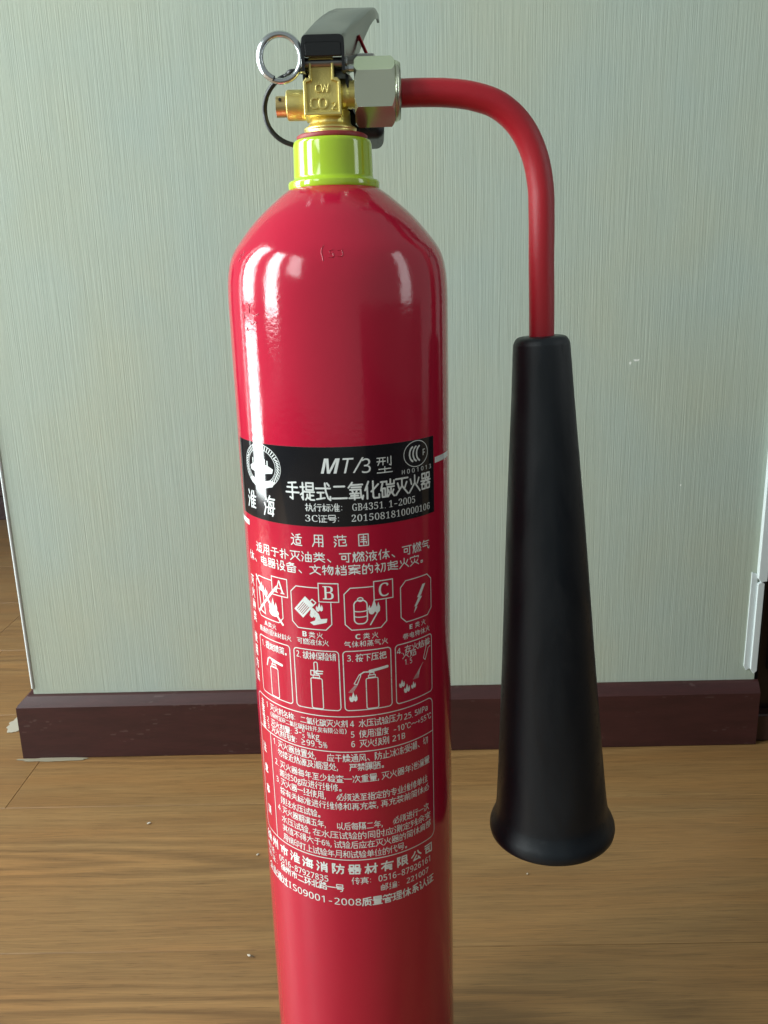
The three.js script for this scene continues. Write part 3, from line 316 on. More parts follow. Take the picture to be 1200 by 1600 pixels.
// text between the centres of its first and last characters, given in pixels of the photograph; h is the character height in millimetres
function line(s, a, b, h, { weight = 0.085, font = sans, narrow = 0.56 } = {}) {
  const [ua, va] = onCylinder(...a), [ub, vb] = onCylinder(...b), v = (va + vb) / 2, cs = [...s], wide = (c) => (R[c] && !/[,.:]/.test(c) ? 1 : /[,.:]/.test(c) ? 0.5 : narrow);
  let at = 0; const mids = cs.map((c, i) => { const m = at + wide(c) / 2; at += wide(c); return m; });
  const span = mids[mids.length - 1] - mids[0], k = span > 0 ? (ub - ua) / span : h;
  cs.forEach((c, i) => glyph(c, X(ua + (mids[i] - mids[0]) * k), Y(v), Math.min(wide(c) * k, wide(c) * h * 1.12) * DOT, h * DOT, h * DOT * weight, font));
}
function column(s, a, b, w, h, weight = 0.11) {
  const [ua, va] = onCylinder(...a), [ub, vb] = onCylinder(...b), cs = [...s];
  cs.forEach((c, i) => { const t = i / (cs.length - 1); glyph(c, X(lerp(ua, ub, t)), Y(lerp(va, vb, t)), w * DOT, h * DOT, h * DOT * weight, sansB); });
}
const at = (x, y) => { const [u, v] = onCylinder(x, y); return [X(u), Y(v)]; };
function frame(x0, y0, x1, y1, r, w) { ctx.strokeStyle = WHITE; ctx.lineWidth = w; ctx.beginPath(); ctx.roundRect(x0, y0, x1 - x0, y1 - y0, r); ctx.stroke(); }
function boxPx(corners) { const q = corners.map((c) => at(...c)); return [Math.min((q[0][0] + q[2][0]) / 2, 1e9), (q[0][1] + q[1][1]) / 2, (q[1][0] + q[3][0]) / 2, (q[2][1] + q[3][1]) / 2]; }

// black band
const bandL = onCylinder(374.6, 681.8)[0], bandR = onCylinder(676.6, 679.8)[0], B0 = 456.9, B1 = 417.0;
ctx.fillStyle = BLACK; ctx.fillRect(X(bandL), Y(B0), (bandR - bandL) * DOT, (B0 - B1) * DOT);
const bandRect = [X(bandL), Y(B0), X(bandR), Y(B1)];
// model designation, slanted M and T
{
  const [u, v] = onCylinder(513, 730), h = 8.4 * DOT;
  ctx.fillStyle = WHITE;
  [['M', 0, 'bold'], ['T', 7.9, ''], ['/', 13.6, '']].forEach(([c, du, w]) => { ctx.save(); ctx.transform(1, 0, -0.25, 1, X(u + du), Y(v - 3.2)); ctx.font = `${w} ${h * 1.25}px sans-serif`; ctx.textAlign = 'center'; ctx.fillText(c, 0, 0); ctx.restore(); });
  const [u3, v3] = onCylinder(572.5, 729); ctx.font = `${h * 1.16}px sans-serif`; ctx.textAlign = 'center'; ctx.fillText('3', X(u3), Y(v3 - 3));
  const [ux, vx] = onCylinder(601, 726); glyph('型', X(ux), Y(vx), 9 * DOT, 9 * DOT, 0.55 * DOT, sans);
}
line('手提式二氧化碳灭火器', [457, 766], [665, 751], 9.6, { weight: 0.098 });
line('H001013', [630, 737.5], [671.5, 729], 2.9, { font: sans, narrow: 0.7 });
line('执行标准:', [483, 792.4], [535, 793], 4.3, { weight: 0.1 }); line('GB4351.1-2005', [554, 791.5], [646, 781.5], 4.5, { font: serif });
line('3C证号:', [481, 810], [530, 810], 4.3, { weight: 0.1, font: serif, narrow: 0.75 }); line('2015081810000106', [553, 809], [669, 790.5], 4.5, { font: serif });
// certification mark: ring, three Cs and an F
{
  const [u, v] = onCylinder(650.6, 708.5), rx = 8.1 * DOT, ry = 6.5 * DOT; ctx.strokeStyle = WHITE; ctx.lineWidth = 0.42 * DOT;
  ctx.beginPath(); ctx.ellipse(X(u), Y(v), rx, ry, 0, 0, 7); ctx.stroke();
  ctx.lineWidth = 0.95 * DOT; for (let i = 0; i < 3; i++) { ctx.beginPath(); ctx.ellipse(X(u - 1.5 + i * 2.3), Y(v), 3.1 * DOT, 3.9 * DOT, 0, Math.PI * 0.62, Math.PI * 1.38); ctx.stroke(); }
  ctx.fillStyle = WHITE; ctx.font = `${4.6 * DOT}px sans-serif`; ctx.textAlign = 'center'; ctx.fillText('F', X(u + 5.2), Y(v - 1.7));
}
// emblem: an oval of wreath and cog round a plant with a row of stacks, on a scroll; two brush characters below
{
  const [u, v] = onCylinder(407, 728), cx = X(u), cy = Y(v), rx = 14.2 * DOT, ry = 11.2 * DOT; ctx.strokeStyle = ctx.fillStyle = WHITE;
  ctx.lineWidth = 0.35 * DOT;
  for (const k of [1, 0.77]) { ctx.beginPath(); ctx.ellipse(cx, cy, rx * k, ry * k, 0, 0, 7); ctx.stroke(); }
  for (let i = 0; i < 46; i++) {                                        // leaves of the wreath at the sides, blocks of the cog on top
    const a = i / 46 * Math.PI * 2, c = Math.cos(a), s = Math.sin(a), onTop = s < -0.45;
    ctx.save(); ctx.translate(cx + c * rx * 0.89, cy + s * ry * 0.89); ctx.rotate(a + (onTop ? 0 : 0.75 * Math.sign(c || 1)));
    ctx.beginPath(); onTop ? ctx.rect(-1.1 * DOT, -0.3 * DOT, 2.2 * DOT, 0.6 * DOT) : ctx.ellipse(0, 0, 1.5 * DOT, 0.36 * DOT, 0, 0, 7); ctx.fill(); ctx.restore();
  }
  for (let i = 0; i < 7; i++) ctx.fillRect(cx + (-7 + i * 2.0) * DOT, cy - (5.0 - Math.abs(i - 2.5) * 0.5) * DOT, 0.85 * DOT, 5 * DOT);
  poly([[-9.4, 0.6], [-6.5, -0.8], [-2, -0.4], [2, -1.4], [6, -0.6], [9.4, 0.8], [8.6, 3.0], [0, 4.0], [-8.6, 2.8]].map(([x, y]) => [cx + x * DOT, cy + y * DOT]), true, true);
  ctx.fillStyle = BLACK; for (let i = 0; i < 5; i++) { ctx.save(); ctx.translate(cx + (-4 + i * 1.5) * DOT, cy + 3 * DOT); ctx.rotate(0.35); ctx.fillRect(0, -0.8 * DOT, 0.55 * DOT, 1.7 * DOT); ctx.restore(); }
  ctx.fillStyle = WHITE; poly([[-10, 7], [-7, 6.2], [0, 8.2], [7, 6.6], [10, 7.4], [8.2, 10], [0, 11.4], [-8.2, 9.6]].map(([x, y]) => [cx + x * DOT, cy + y * DOT]), true, true);
  for (const [c, px, py, w, h] of [['淮', 394, 779, 9.5, 10], ['海', 421, 790, 8.5, 11.5]]) { const [a, b] = onCylinder(px, py); ctx.save(); ctx.transform(1, 0, -0.12, 1, X(a), Y(b)); glyph(c, 0, 0, w * DOT, h * DOT, 0.98 * DOT, sans); ctx.restore(); }
}
// white registration bars beside the band
for (const [a, b] of [[[679, 718], [699, 709]], [[377.5, 805], [390, 815]]]) { const p = onCylinder(...a), q = onCylinder(...b), v = (p[1] + q[1]) / 2; ctx.fillStyle = '#c9cccb'; ctx.fillRect(X(p[0]), Y(v + 1.6), (q[0] - p[0]) * DOT, 3.0 * DOT); }

// where it may be used
for (const [c, x, y] of [['适', 463, 841.7], ['用', 497, 844.6], ['范', 531.5, 845.4], ['围', 568, 843.4]]) { const [u] = onCylinder(x, y), v = onCylinder(531.5, 845.4)[1]; glyph(c, X(u), Y(v), 6.8 * DOT, 6.6 * DOT, 0.55 * DOT, sans); }
line('适用于扑灭油类、可燃液体、可燃气', [405, 853], [665, 852], 5.6, { weight: 0.095 });
line('体、电器设备、文物档案的初起火灾。', [394, 864], [662, 873], 5.6, { weight: 0.095 });
column('灭火种类', [395, 905], [399, 962], 4.6, 6.2);
const OCT = 0.5 * DOT;
function octagon(x0, y0, x1, y1, cut) { ctx.strokeStyle = WHITE; ctx.lineWidth = OCT; poly([[x0 + cut, y0], [x1 - cut, y0], [x1, y0 + cut], [x1, y1 - cut], [x1 - cut, y1], [x0 + cut, y1], [x0, y1 - cut], [x0, y0 + cut]], true); }
function eraseRect(x0, y0, x1, y1) { ctx.clearRect(x0, y0, x1 - x0, y1 - y0); }
function flame(x, y, s) { ctx.fillStyle = WHITE; poly([[-3, 0], [-3.6, -2.6], [-2.6, -4.8], [-2.1, -2.9], [-1.2, -4.2], [0.1, -8.2], [1, -4.6], [1.5, -3.2], [2.4, -6], [3.4, -2.8], [3.2, -0.6], [1.6, 0.8], [0.4, -0.6], [-0.6, 0.9], [-2, 0.9]].map(([a, b]) => [x + a * s, y + b * s]), true, true); }
const icons = {};
for (const [k, px] of Object.entries({ A: [[401, 912], [441.5, 925], [405, 958], [441.5, 972]], B: [[455, 917], [518, 921], [457, 976], [517, 984]], C: [[537, 923], [603.5, 917], [540, 984], [603.5, 976]], E: [[625, 908], [673, 897], [627, 971], [673, 957]] })) {
  const q = boxPx(px), top0 = at(531, 919.5)[1], bot0 = at(531, 985)[1]; icons[k] = [q[0], top0, q[2], bot0]; octagon(q[0], top0, q[2], bot0, 3.2 * DOT);
}
for (const [c, a, b] of [['A', [425, 915], [448.5, 915]], ['B', [497.5, 924], [528.6, 924]], ['C', [584, 920], [613.5, 920]]]) {
  const x0 = at(...a)[0], x1 = at(...b)[0], y0 = at(531, 912)[1], y1 = at(531, 941)[1]; eraseRect(x0 - 2, y0 - 2, x1 + 2, y1 + 2); frame(x0, y0, x1, y1, 0, OCT);
  ctx.fillStyle = WHITE; ctx.font = `${(y1 - y0) * 1.0}px serif`; ctx.textAlign = 'center'; ctx.fillText(c, (x0 + x1) / 2, y1 - (y1 - y0) * 0.15);
}
{ // A: burning plank and paper crossed out
  const [x0, y0, x1, y1] = icons.A, w = x1 - x0, h = y1 - y0; ctx.strokeStyle = WHITE; ctx.lineWidth = 0.7 * DOT;
  poly([[x0 + w * 0.12, y0 + h * 0.3], [x0 + w * 0.3, y0 + h * 0.36], [x0 + w * 0.36, y0 + h * 0.9], [x0 + w * 0.18, y0 + h * 0.86]], true);
  flame(x0 + w * 0.26, y0 + h * 0.34, 0.62 * DOT); flame(x0 + w * 0.42, y0 + h * 0.4, 0.5 * DOT); flame(x0 + w * 0.68, y0 + h * 0.76, 0.95 * DOT);
  ctx.beginPath(); ctx.ellipse(x0 + w * 0.7, y0 + h * 0.78, w * 0.17, h * 0.1, 0, 0, 7); ctx.fill();
  ctx.lineWidth = 1.35 * DOT; poly([[x0 + w * 0.02, y0 + h * 0.02], [x1 - w * 0.02, y1 + h * 0.02]]); poly([[x1 - w * 0.15, y0 + h * 0.12], [x0 + w * 0.06, y1 - h * 0.1]]);
}
{ // B: tilted can pouring burning liquid
  const [x0, y0, x1, y1] = icons.B, w = x1 - x0, h = y1 - y0; ctx.save(); ctx.translate(x0 + w * 0.33, y0 + h * 0.49); ctx.rotate(0.72); ctx.fillStyle = WHITE; ctx.fillRect(-w * 0.15, -h * 0.23, w * 0.3, h * 0.44);
  ctx.globalCompositeOperation = 'destination-out'; for (let i = 0; i < 5; i++) ctx.fillRect(-w * 0.1 + i * w * 0.045, -h * 0.1, w * 0.016, h * 0.26); ctx.globalCompositeOperation = 'source-over';
  ctx.strokeStyle = WHITE; ctx.lineWidth = 0.6 * DOT; ctx.strokeRect(w * 0.02, -h * 0.3, w * 0.12, h * 0.1); ctx.restore();
  poly([[0.5, 0.45], [0.58, 0.5], [0.7, 0.62], [0.74, 0.74], [0.9, 0.72], [0.88, 0.82], [0.72, 0.86], [0.56, 0.9], [0.47, 0.84], [0.6, 0.78], [0.62, 0.7], [0.54, 0.62], [0.47, 0.68], [0.5, 0.56]].map(([a, b]) => [x0 + a * w, y0 + b * h]), true, true);
  flame(x0 + w * 0.72, y0 + h * 0.54, 0.55 * DOT); flame(x0 + w * 0.56, y0 + h * 0.7, 0.5 * DOT);
}
{ // C: gas bottle and flame
  const [x0, y0, x1, y1] = icons.C, w = x1 - x0, h = y1 - y0; frame(x0 + w * 0.22, y0 + h * 0.3, x0 + w * 0.53, y0 + h * 0.86, 2.6 * DOT, 0.65 * DOT); ctx.lineWidth = 0.55 * DOT;
  for (const k of [0.54, 0.67]) { ctx.beginPath(); ctx.ellipse(x0 + w * 0.375, y0 + h * k, w * 0.155, h * 0.03, 0, 0, Math.PI); ctx.stroke(); }
  ctx.beginPath(); ctx.ellipse(x0 + w * 0.375, y0 + h * 0.28, w * 0.065, h * 0.045, 0, 0, 7); ctx.stroke(); flame(x0 + w * 0.7, y0 + h * 0.62, 0.92 * DOT);
  ctx.lineWidth = 0.7 * DOT; poly([[x0 + w * 0.82, y0 + h * 0.56], [x0 + w * 0.6, y0 + h * 0.9]]);
}
{ // E: lightning
  const [x0, y0, x1, y1] = icons.E, w = x1 - x0, h = y1 - y0; ctx.fillStyle = WHITE;
  poly([[0.68, 0.2], [0.78, 0.2], [0.6, 0.48], [0.66, 0.48], [0.46, 0.7], [0.5, 0.7], [0.38, 0.84], [0.44, 0.68], [0.4, 0.68], [0.54, 0.48], [0.49, 0.48]].map(([a, b]) => [x0 + a * w, y0 + b * h]), true, true);
}
{
  const put = (s, x, y, h, sp = 1) => { const [u, v] = onCylinder(x, y), cs = [...s]; cs.forEach((c, i) => glyph(c, X(u + (i - (cs.length - 1) / 2) * h * sp), Y(v), h * 0.97 * DOT, h * DOT, h * 0.085 * DOT, sansB)); };
  put('A类火', 422, 976.5, 3.3, 1.1); put('B类火', 487.6, 992, 3.7, 1.15); put('C类火', 572.7, 993.5, 3.6, 1.25); put('E类火', 652, 975.5, 3.4, 1.3);
  put('普通的固体材料火', 427, 989.5, 3.3, 1.0); put('可燃液体火', 488, 1003, 3.6, 1.0); put('气体和蒸气火', 572.7, 1005, 3.6, 1.08); put('带电物体火', 652, 988.5, 3.5, 1.1);
}
// how to use it: four panels
column('使用方法', [400.5, 994], [404, 1054], 4.6, 6.4);
const panels = [[[407, 992], [453.6, 1008], [412, 1077], [457, 1098]], [[460, 1010.5], [530, 1017.5], [463.6, 1102], [532, 1109.6]], [[536, 1018], [611, 1011], [539, 1109.6], [612, 1103]], [[618, 1007.6], [674, 989], [619, 1099], [674.5, 1078]]].map(boxPx);
{ const t = at(533, 1018)[1], b = at(533, 1110.3)[1]; panels.forEach((p) => { p[1] = t; p[3] = b; frame(...p, 1.9 * DOT, OCT); }); }
function bottle(p, cx) {                                                // outline of an extinguisher in a panel
  const w = 6.3 * DOT, x = lerp(p[0], p[2], cx), y1 = p[3], y0 = lerp(p[1], p[3], 0.47); frame(x - w / 2, y0, x + w / 2, y1 - 0.5 * DOT, 0.9 * DOT, 0.5 * DOT); ctx.lineWidth = 0.45 * DOT;
  ctx.strokeRect(x - 1.8 * DOT, y0 - 1.7 * DOT, 3.6 * DOT, 1.3 * DOT); ctx.strokeRect(x - 1.1 * DOT, y0 - 3.1 * DOT, 2.2 * DOT, 1.3 * DOT); return [x, y0];
}
line('1.提起喷筒。', [411, 1001], [449, 1021], 4.4, { weight: 0.09 }); line('2.拔掉保险销', [465.5, 1020], [520, 1027.5], 4.6, { weight: 0.085 });
line('3.按下压把', [545.5, 1028], [598, 1024], 4.6, { weight: 0.09 }); line('4.在火焰前', [623, 1016], [667, 1003], 4.3, { weight: 0.09 }); line('火焰根', [634, 1022], [654, 1017], 4.1, { weight: 0.09 }); line('1.5', [634, 1034], [642, 1032], 4.1, {});
{
  const D = DOT;
  let [x, y] = bottle(panels[0], 0.5); ctx.lineWidth = 0.8 * D; poly([[x - 6.4 * D, y + 0.4 * D], [x - 5.0 * D, y - 3.8 * D], [x - 3.4 * D, y - 4.8 * D], [x + 1 * D, y - 4.4 * D]]); ctx.lineWidth = 1.5 * D; poly([[x - 1.6 * D, y - 4.2 * D], [x + 6.6 * D, y - 3.2 * D]]);
  [x, y] = bottle(panels[1], 0.5); frame(x - 1.0 * D, y - 9.2 * D, x + 0.9 * D, y - 3.6 * D, 0.9 * D, 0.5 * D); ctx.strokeRect(x - 3 * D, y - 4.2 * D, 1.8 * D, 2.6 * D); ctx.lineWidth = 0.7 * D; poly([[x, y - 4.2 * D], [x + 3.6 * D, y - 4.2 * D]]); poly([[x, y - 2.6 * D], [x + 3.3 * D, y - 2.9 * D]]);
  [x, y] = bottle(panels[2], 0.58); ctx.lineWidth = 0.45 * D; poly([[x - 6.6 * D, y - 2.4 * D], [x - 9.4 * D, y + 2.6 * D], [x - 7.8 * D, y + 3.1 * D], [x - 5.8 * D, y - 1.9 * D]], true); ctx.lineWidth = 0.7 * D; poly([[x - 6.2 * D, y - 2.4 * D], [x - 4.2 * D, y - 3.7 * D], [x + 1 * D, y - 3.4 * D]]); ctx.lineWidth = 1.5 * D; poly([[x - 1 * D, y - 3.9 * D], [x + 8.4 * D, y - 5.2 * D]]);
  flame(lerp(panels[2][0], panels[2][2], 0.18), panels[2][3] - 5.5 * D, 0.62 * D); ctx.lineWidth = 0.12 * D; for (let i = 0; i < 6; i++) poly([[x - 9 * D + i * 2, y + 3.4 * D], [x - (12.5 - i * 0.45) * D, y + 7.5 * D]]);
  const p = panels[3], h = p[3] - p[1], w = p[2] - p[0]; flame(p[0] + w * 0.14, p[3] - h * 0.28, 0.5 * D); flame(p[0] + w * 0.26, p[3] - h * 0.17, 0.56 * D); flame(p[0] + w * 0.43, p[3] - h * 0.2, 0.46 * D);
  ctx.lineWidth = 0.12 * D; for (let i = 0; i < 9; i++) poly([[p[0] + w * (0.72 - i * 0.012), p[1] + h * (0.42 + i * 0.01)], [p[0] + w * (0.42 + i * 0.018), p[1] + h * 0.66]]);
  ctx.lineWidth = 0.4 * D; poly([[p[2] - w * 0.06, p[1] + h * 0.13], [p[2] - w * 0.18, p[1] + h * 0.16], [p[2] - w * 0.27, p[1] + h * 0.36], [p[2] - w * 0.22, p[1] + h * 0.4], [p[2] - w * 0.12, p[1] + h * 0.22], [p[2] - w * 0.05, p[1] + h * 0.2]]);
}
// data and cautions
const boxT = onCylinder(549, 1120)[1], divV = 292.7, boxB = 226.1, boxL = onCylinder(405.5, 1090)[0], boxR = onCylinder(675.5, 1120)[0], innerU = onCylinder(423, 1146)[0];
frame(X(boxL), Y(boxT), X(boxR), Y(boxB), 4 * DOT, OCT); ctx.lineWidth = OCT; poly([[X(boxL), Y(divV)], [X(boxR), Y(divV)]]); poly([[X(innerU), Y(divV)], [X(innerU), Y(boxB)]]);
const bold = { weight: 0.09, font: sans }, plain = { weight: 0.08 };
column('主要性能', [411, 1095], [414, 1130], 3.8, 4.6, 0.12);
line('1 灭火剂名称: 二氧化碳灭火剂', [418, 1100.7], [538, 1130], 4.4, { weight: 0.085 });
line('(徐州宝冠二氧化碳科技开发有限公司)', [424, 1115], [540, 1142.5], 3.3, { weight: 0.085 });
line('2 灭火剂量:', [419, 1122], [456, 1144], 4.4, bold); line('3-', [463, 1142], [469, 1143], 4.8, {}); line('%kg', [483, 1148], [496, 1151], 4.8, {}); line('0', [474, 1141], [474.1, 1141], 3.0, {}); line('5', [474.5, 1150], [474.6, 1150], 3.0, {});
line('3 灭火剂纯度:', [420, 1134], [464, 1155.5], 4.4, bold); line('≥99.5%', [474, 1158.5], [508, 1164], 4.9, { weight: 0.09, narrow: 0.7 });
line('4 水压试验压力', [550, 1130], [624, 1120.7], 4.8, plain); line('25.5MPa', [634, 1118.7], [666, 1106.5], 4.6, { narrow: 0.7 });
line('5 使用温度', [551, 1146], [602, 1143], 4.8, plain); line('-10℃~+55℃', [617, 1138.7], [670, 1118.5], 4.4, {});
line('6 灭火级别', [551.7, 1162], [603, 1157], 4.8, plain); line('21B', [616, 1153.7], [630, 1149.5], 4.6, { narrow: 0.8 });
column('注意事项', [414.5, 1166], [422, 1263], 4.6, 6.2);
const note = { weight: 0.08, font: sans };
line('1.灭火器放置处,  应干燥通风、防止冰冻受潮、切', [429, 1157], [664.7, 1157], 4.9, note);
line('勿接近热源及潮湿处,  严禁曝晒。', [438, 1175.5], [601, 1193.5], 4.9, note);
line('2.灭火器每年至少检查一次重量,灭火器年泄漏量', [432, 1188.7], [666.7, 1188], 4.9, note);
line('超过50g应进行维修。', [441, 1207], [535, 1232], 4.9, note);
line('3.灭火器一经使用,  必须送至指定的专业维修单位', [434, 1216.7], [664, 1217], 4.9, note);
line('按有关标准进行维修和再充装,再充装前筒体必', [442, 1235], [666, 1230.7], 4.9, note);
line('须经水压试验。', [442.7, 1249], [502, 1274], 4.9, note);
line('4.灭火器期满五年,  以后每隔二年,  必须进行一次', [436.7, 1260.7], [666, 1260], 4.9, note);
line('水压试验,在水压试验的同时应测定残余变', [444.7, 1278.7], [668, 1274.7], 4.9, note);
line('其值不得大于6%,试验后应在灭火器的筒体肩部', [446, 1293], [669, 1288], 4.9, note);
line('用钢印打上试验年月和试验单位的代号。', [446.7, 1307], [637, 1320], 4.9, note);
line('徐州市淮海消防器材有限公司', [422, 1304], [669, 1324], 6.6, { weight: 0.135 });
line('电话:', [421.5, 1317], [432, 1333], 4.4, bold); line('0516-87927835', [438.5, 1340], [510, 1372.5], 5.3, { font: sans, narrow: 0.6 });
line('传真:', [556, 1375], [580, 1376], 4.9, plain); line('0516-87926161', [594.5, 1371.5], [671, 1341.5], 5.3, { narrow: 0.6 });
line('地址:', [423, 1330], [434, 1347], 4.4, bold); line('徐州市二环北路一号', [443, 1354], [531, 1388], 5.2, { weight: 0.11 });
line('邮编:', [601, 1385], [624, 1380], 4.7, plain); line('221007', [638, 1375.5], [667, 1359], 4.9, { narrow: 0.6 });
line('企业通过ISO9001-2008质量管理体系认证', [425, 1351], [672, 1372.5], 5.8, { weight: 0.115, font: sans, narrow: 0.68 });

const ink = ctx.getImageData(0, 0, LW, LH).data, inkPixels = new Uint8Array(LW * LH * 4);
for (let y = 0; y < LH; y++) for (let x = 0; x < LW; x++) {            // bottom row first; worn edges of the print
  const s = ((LH - 1 - y) * LW + x) * 4, d = (y * LW + x) * 4, inBand = x > bandRect[0] + 1 && x < bandRect[2] - 1 && LH - 1 - y > bandRect[1] + 1 && LH - 1 - y < bandRect[3] - 1;
  const wear = 1 - 0.55 * smooth(0.55, 0.85, noise(x * 0.045, y * 0.045) * 0.6 + noise(x * 0.2, y * 0.21) * 0.5);
  const dark = ink[s + 3] > 0 && ink[s] < 120;
  inkPixels[d] = inBand || dark ? ink[s] : 233; inkPixels[d + 1] = inBand || dark ? ink[s + 1] : 238; inkPixels[d + 2] = inBand || dark ? ink[s + 2] : 236; inkPixels[d + 3] = ink[s + 3] * (inBand ? 1 : wear);
}
const inkMap = new THREE.DataTexture(inkPixels, LW, LH); inkMap.magFilter = THREE.LinearFilter; inkMap.minFilter = THREE.LinearMipmapLinearFilter; inkMap.generateMipmaps = true; inkMap.colorSpace = THREE.SRGBColorSpace; inkMap.needsUpdate = true;

// ------------------------------------------------------------------ the fire extinguisher
const ext = group('fire_extinguisher', { label: 'red carbon dioxide fire extinguisher with black horn standing on the wooden floor', category: 'extinguisher' });
const peel = tex(512, 512, (x, y) => { const t = 0.5 + 0.42 * fbm(x / 26, y / 26, 3) + 0.1 * noise(x / 5, y / 5); return [t, t, t]; }, false);
const peelBody = peel.clone(); peelBody.repeat.set(1 / 0.09, 1 / 0.09); peelBody.needsUpdate = true;
const smudge = tex(1024, 1024, (x, y) => {
  const wipe = fbm(x / 150 + y / 420, y / 300, 4), prints = smooth(0.25, 0.75, fbm(x / 48 + 7, y / 48, 3)), dust = smooth(0.55, 0.9, noise(x / 2.7, y / 2.7)), line = smooth(0.93, 0.99, noise(x / 3.1 + y / 40, y / 190)) * smooth(0, 0.5, noise(x / 90, y / 120 + 5));
  const t = 0.34 + 0.16 * wipe + 0.14 * prints + 0.12 * dust + 0.3 * line; return [t, t, t];
}, false); smudge.repeat.set(1 / 0.2, 1 / 0.2);
const redPaint = std({ roughnessMap: smudge, color: rgb(0.49, 0.0112, 0.041), roughness: 0.31, ior: 1.63, bumpMap: peelBody, bumpScale: 0.00004 });
const shoulder = splined([[RADIUS, 0.512], [0.05695, 0.526], [0.0562, 0.5375], [0.0536, 0.5473], [0.0478, 0.5558], [0.0394, 0.5653], [0.0288, 0.5745], [0.0225, 0.579]], 60);
const body = part('cylinder_body', lathe([[0.0001, 0.012], [0.038, 0.008], [0.046, 0.0006], [0.0515, 0.0006], [0.0555, 0.004], [RADIUS, 0.011], [RADIUS, 0.2], [RADIUS, 0.4], ...shoulder, [0.012, 0.5805], [0.0001, 0.5806]], 160), redPaint, ext);
// ink shell: open part of a cylinder, a hair outside the paint
const ang = (LW / DOT) / 1000 / RADIUS, startAng = U0 / 1000 / RADIUS;
const inkGeo = new THREE.CylinderGeometry(RADIUS + 0.00012, RADIUS + 0.00012, LH / DOT / 1000, 160, 1, true, startAng, ang).translate(0, (V1 - LH / DOT / 2) / 1000, 0);
const label = part('printed_label', inkGeo, std({ map: inkMap, transparent: true, roughness: 0.08, ior: 1.68 }), body);
// stamped marks on the shoulder, painted over
{
  const stamp = (deg, strokes, sc, at0 = 0.5465, thick = 0.00026) => strokes.forEach((pts) => {
    const c = curve(pts.map(([a, h]) => { const y = at0 + h * sc; let r = y < 0.52 ? RADIUS : 0.0545; for (let i = 0; i < shoulder.length - 1; i++) if (y >= shoulder[i][1] && y <= shoulder[i + 1][1]) r = lerp(shoulder[i][0], shoulder[i + 1][0], (y - shoulder[i][1]) / (shoulder[i + 1][1] - shoulder[i][1])); const t = (deg + a * sc / 0.054 * 57.3) * Math.PI / 180; return [Math.sin(t) * r, y, Math.cos(t) * r]; }));
    part('stamp_mark', new THREE.TubeGeometry(c, 16, thick, 8), redPaint, body);
  });
  stamp(-4, [[[0, 1], [-0.25, 0.5], [-0.25, 0], [0, -1]]], 0.0035);
  stamp(0, [[[0.2, 0.4], [-0.3, 0.3], [-0.3, 0], [0.2, -0.1], [0.2, -0.6], [-0.4, -0.6]]], 0.0032);
  stamp(3.6, [[[-0.2, 0.3], [0.4, 0.3], [0.4, -0.5], [-0.2, -0.5]]], 0.0032);
  stamp(-58, [[[0, 0.4], [0.4, -0.2], [0.1, -0.7]], [[1, 0.9], [0.9, 0.1]]], 0.003);
  for (const [d, y, st] of [[-52, 0.5195, [[0, 0.5], [0.5, -0.2], [0.3, -0.8]]], [-45, 0.5155, [[-0.6, 0.2], [0.2, -0.3], [0.9, 0.3], [1.6, 0.1]]], [-47, 0.5225, [[0, 0.9], [0.3, 0], [0.1, -1]]], [-49.5, 0.5125, [[0, 0.4], [0.3, -0.4]]], [-41, 0.5190, [[-0.4, 0.1], [0.6, 0.4]]]]) stamp(d, [st], 0.0022, y, 0.0003);
  stamp(56, [[[0, 0.8], [0.1, -0.8]], [[0.6, 0.7], [1, 0], [0.6, -0.8]], [[1.6, 0.8], [1.5, -0.7]], [[2.3, 0.6], [2.2, -0.6]]], 0.003);
}
// lime collar
const lime = std({ color: rgb(0.42, 0.62, 0.03), roughness: 0.09, ior: 1.75 });
part('neck_collar', lathe([[0.0226, 0.5788], [0.0230, 0.5793], [0.0231, 0.5815], [0.0226, 0.5825], [0.0205, 0.5832], [0.0200, 0.5845], [0.01985, 0.592], [0.0197, 0.5995], [0.0193, 0.6010], [0.0184, 0.6017], [0.0172, 0.6018], [0.0172, 0.585], [0.0222, 0.5789]], 80), lime, ext);
part('seal_ring', lathe([[0.009, 0.6015], [0.0172, 0.6015], [0.0177, 0.6022], [0.0177, 0.6036], [0.0168, 0.6042], [0.009, 0.6043]], 64), std({ color: rgb(0.3, 0.03, 0.03), roughness: 0.5 }), ext);

// brass valve
const brassBump = tex(256, 256, (x, y) => { const t = 0.5 + 0.4 * fbm(x / 9, y / 9, 3); return [t, t, t]; }, false); brassBump.wrapS = brassBump.wrapT = THREE.RepeatWrapping; brassBump.repeat.set(1 / 0.03, 1 / 0.03);
const brass = std({ color: rgb(0.90, 0.76, 0.27), metalness: 0.9, roughness: 0.36, bumpMap: brassBump, bumpScale: 0.0001 });
const brassDull = std({ color: rgb(0.77, 0.65, 0.22), metalness: 0.8, roughness: 0.46, bumpMap: brassBump, bumpScale: 0.00015 });
const valve = part('valve_body', lathe([[0.0001, 0.6035], [0.0125, 0.6035], [0.0132, 0.6043], [0.0132, 0.6052], [0.0123, 0.6058], [0.0131, 0.6064], [0.0131, 0.6072], [0.0120, 0.6079], [0.0112, 0.6084], [0.0102, 0.6096], [0.0101, 0.6150], [0.0001, 0.6155]], 64), brass, ext);
valve.position.x = -0.0007;
const VX = -0.0027;                                                    // middle of the cast front
const T = [[-0.0090, 0.6117], [0.0090, 0.6117], [0.0090, 0.6268], [0.0076, 0.6284], [0.0061, 0.6284], [0.0061, 0.6368], [0.0048, 0.6383], [-0.0048, 0.6383], [-0.0061, 0.6368], [-0.0061, 0.6284], [-0.0076, 0.6284], [-0.0090, 0.6268]];
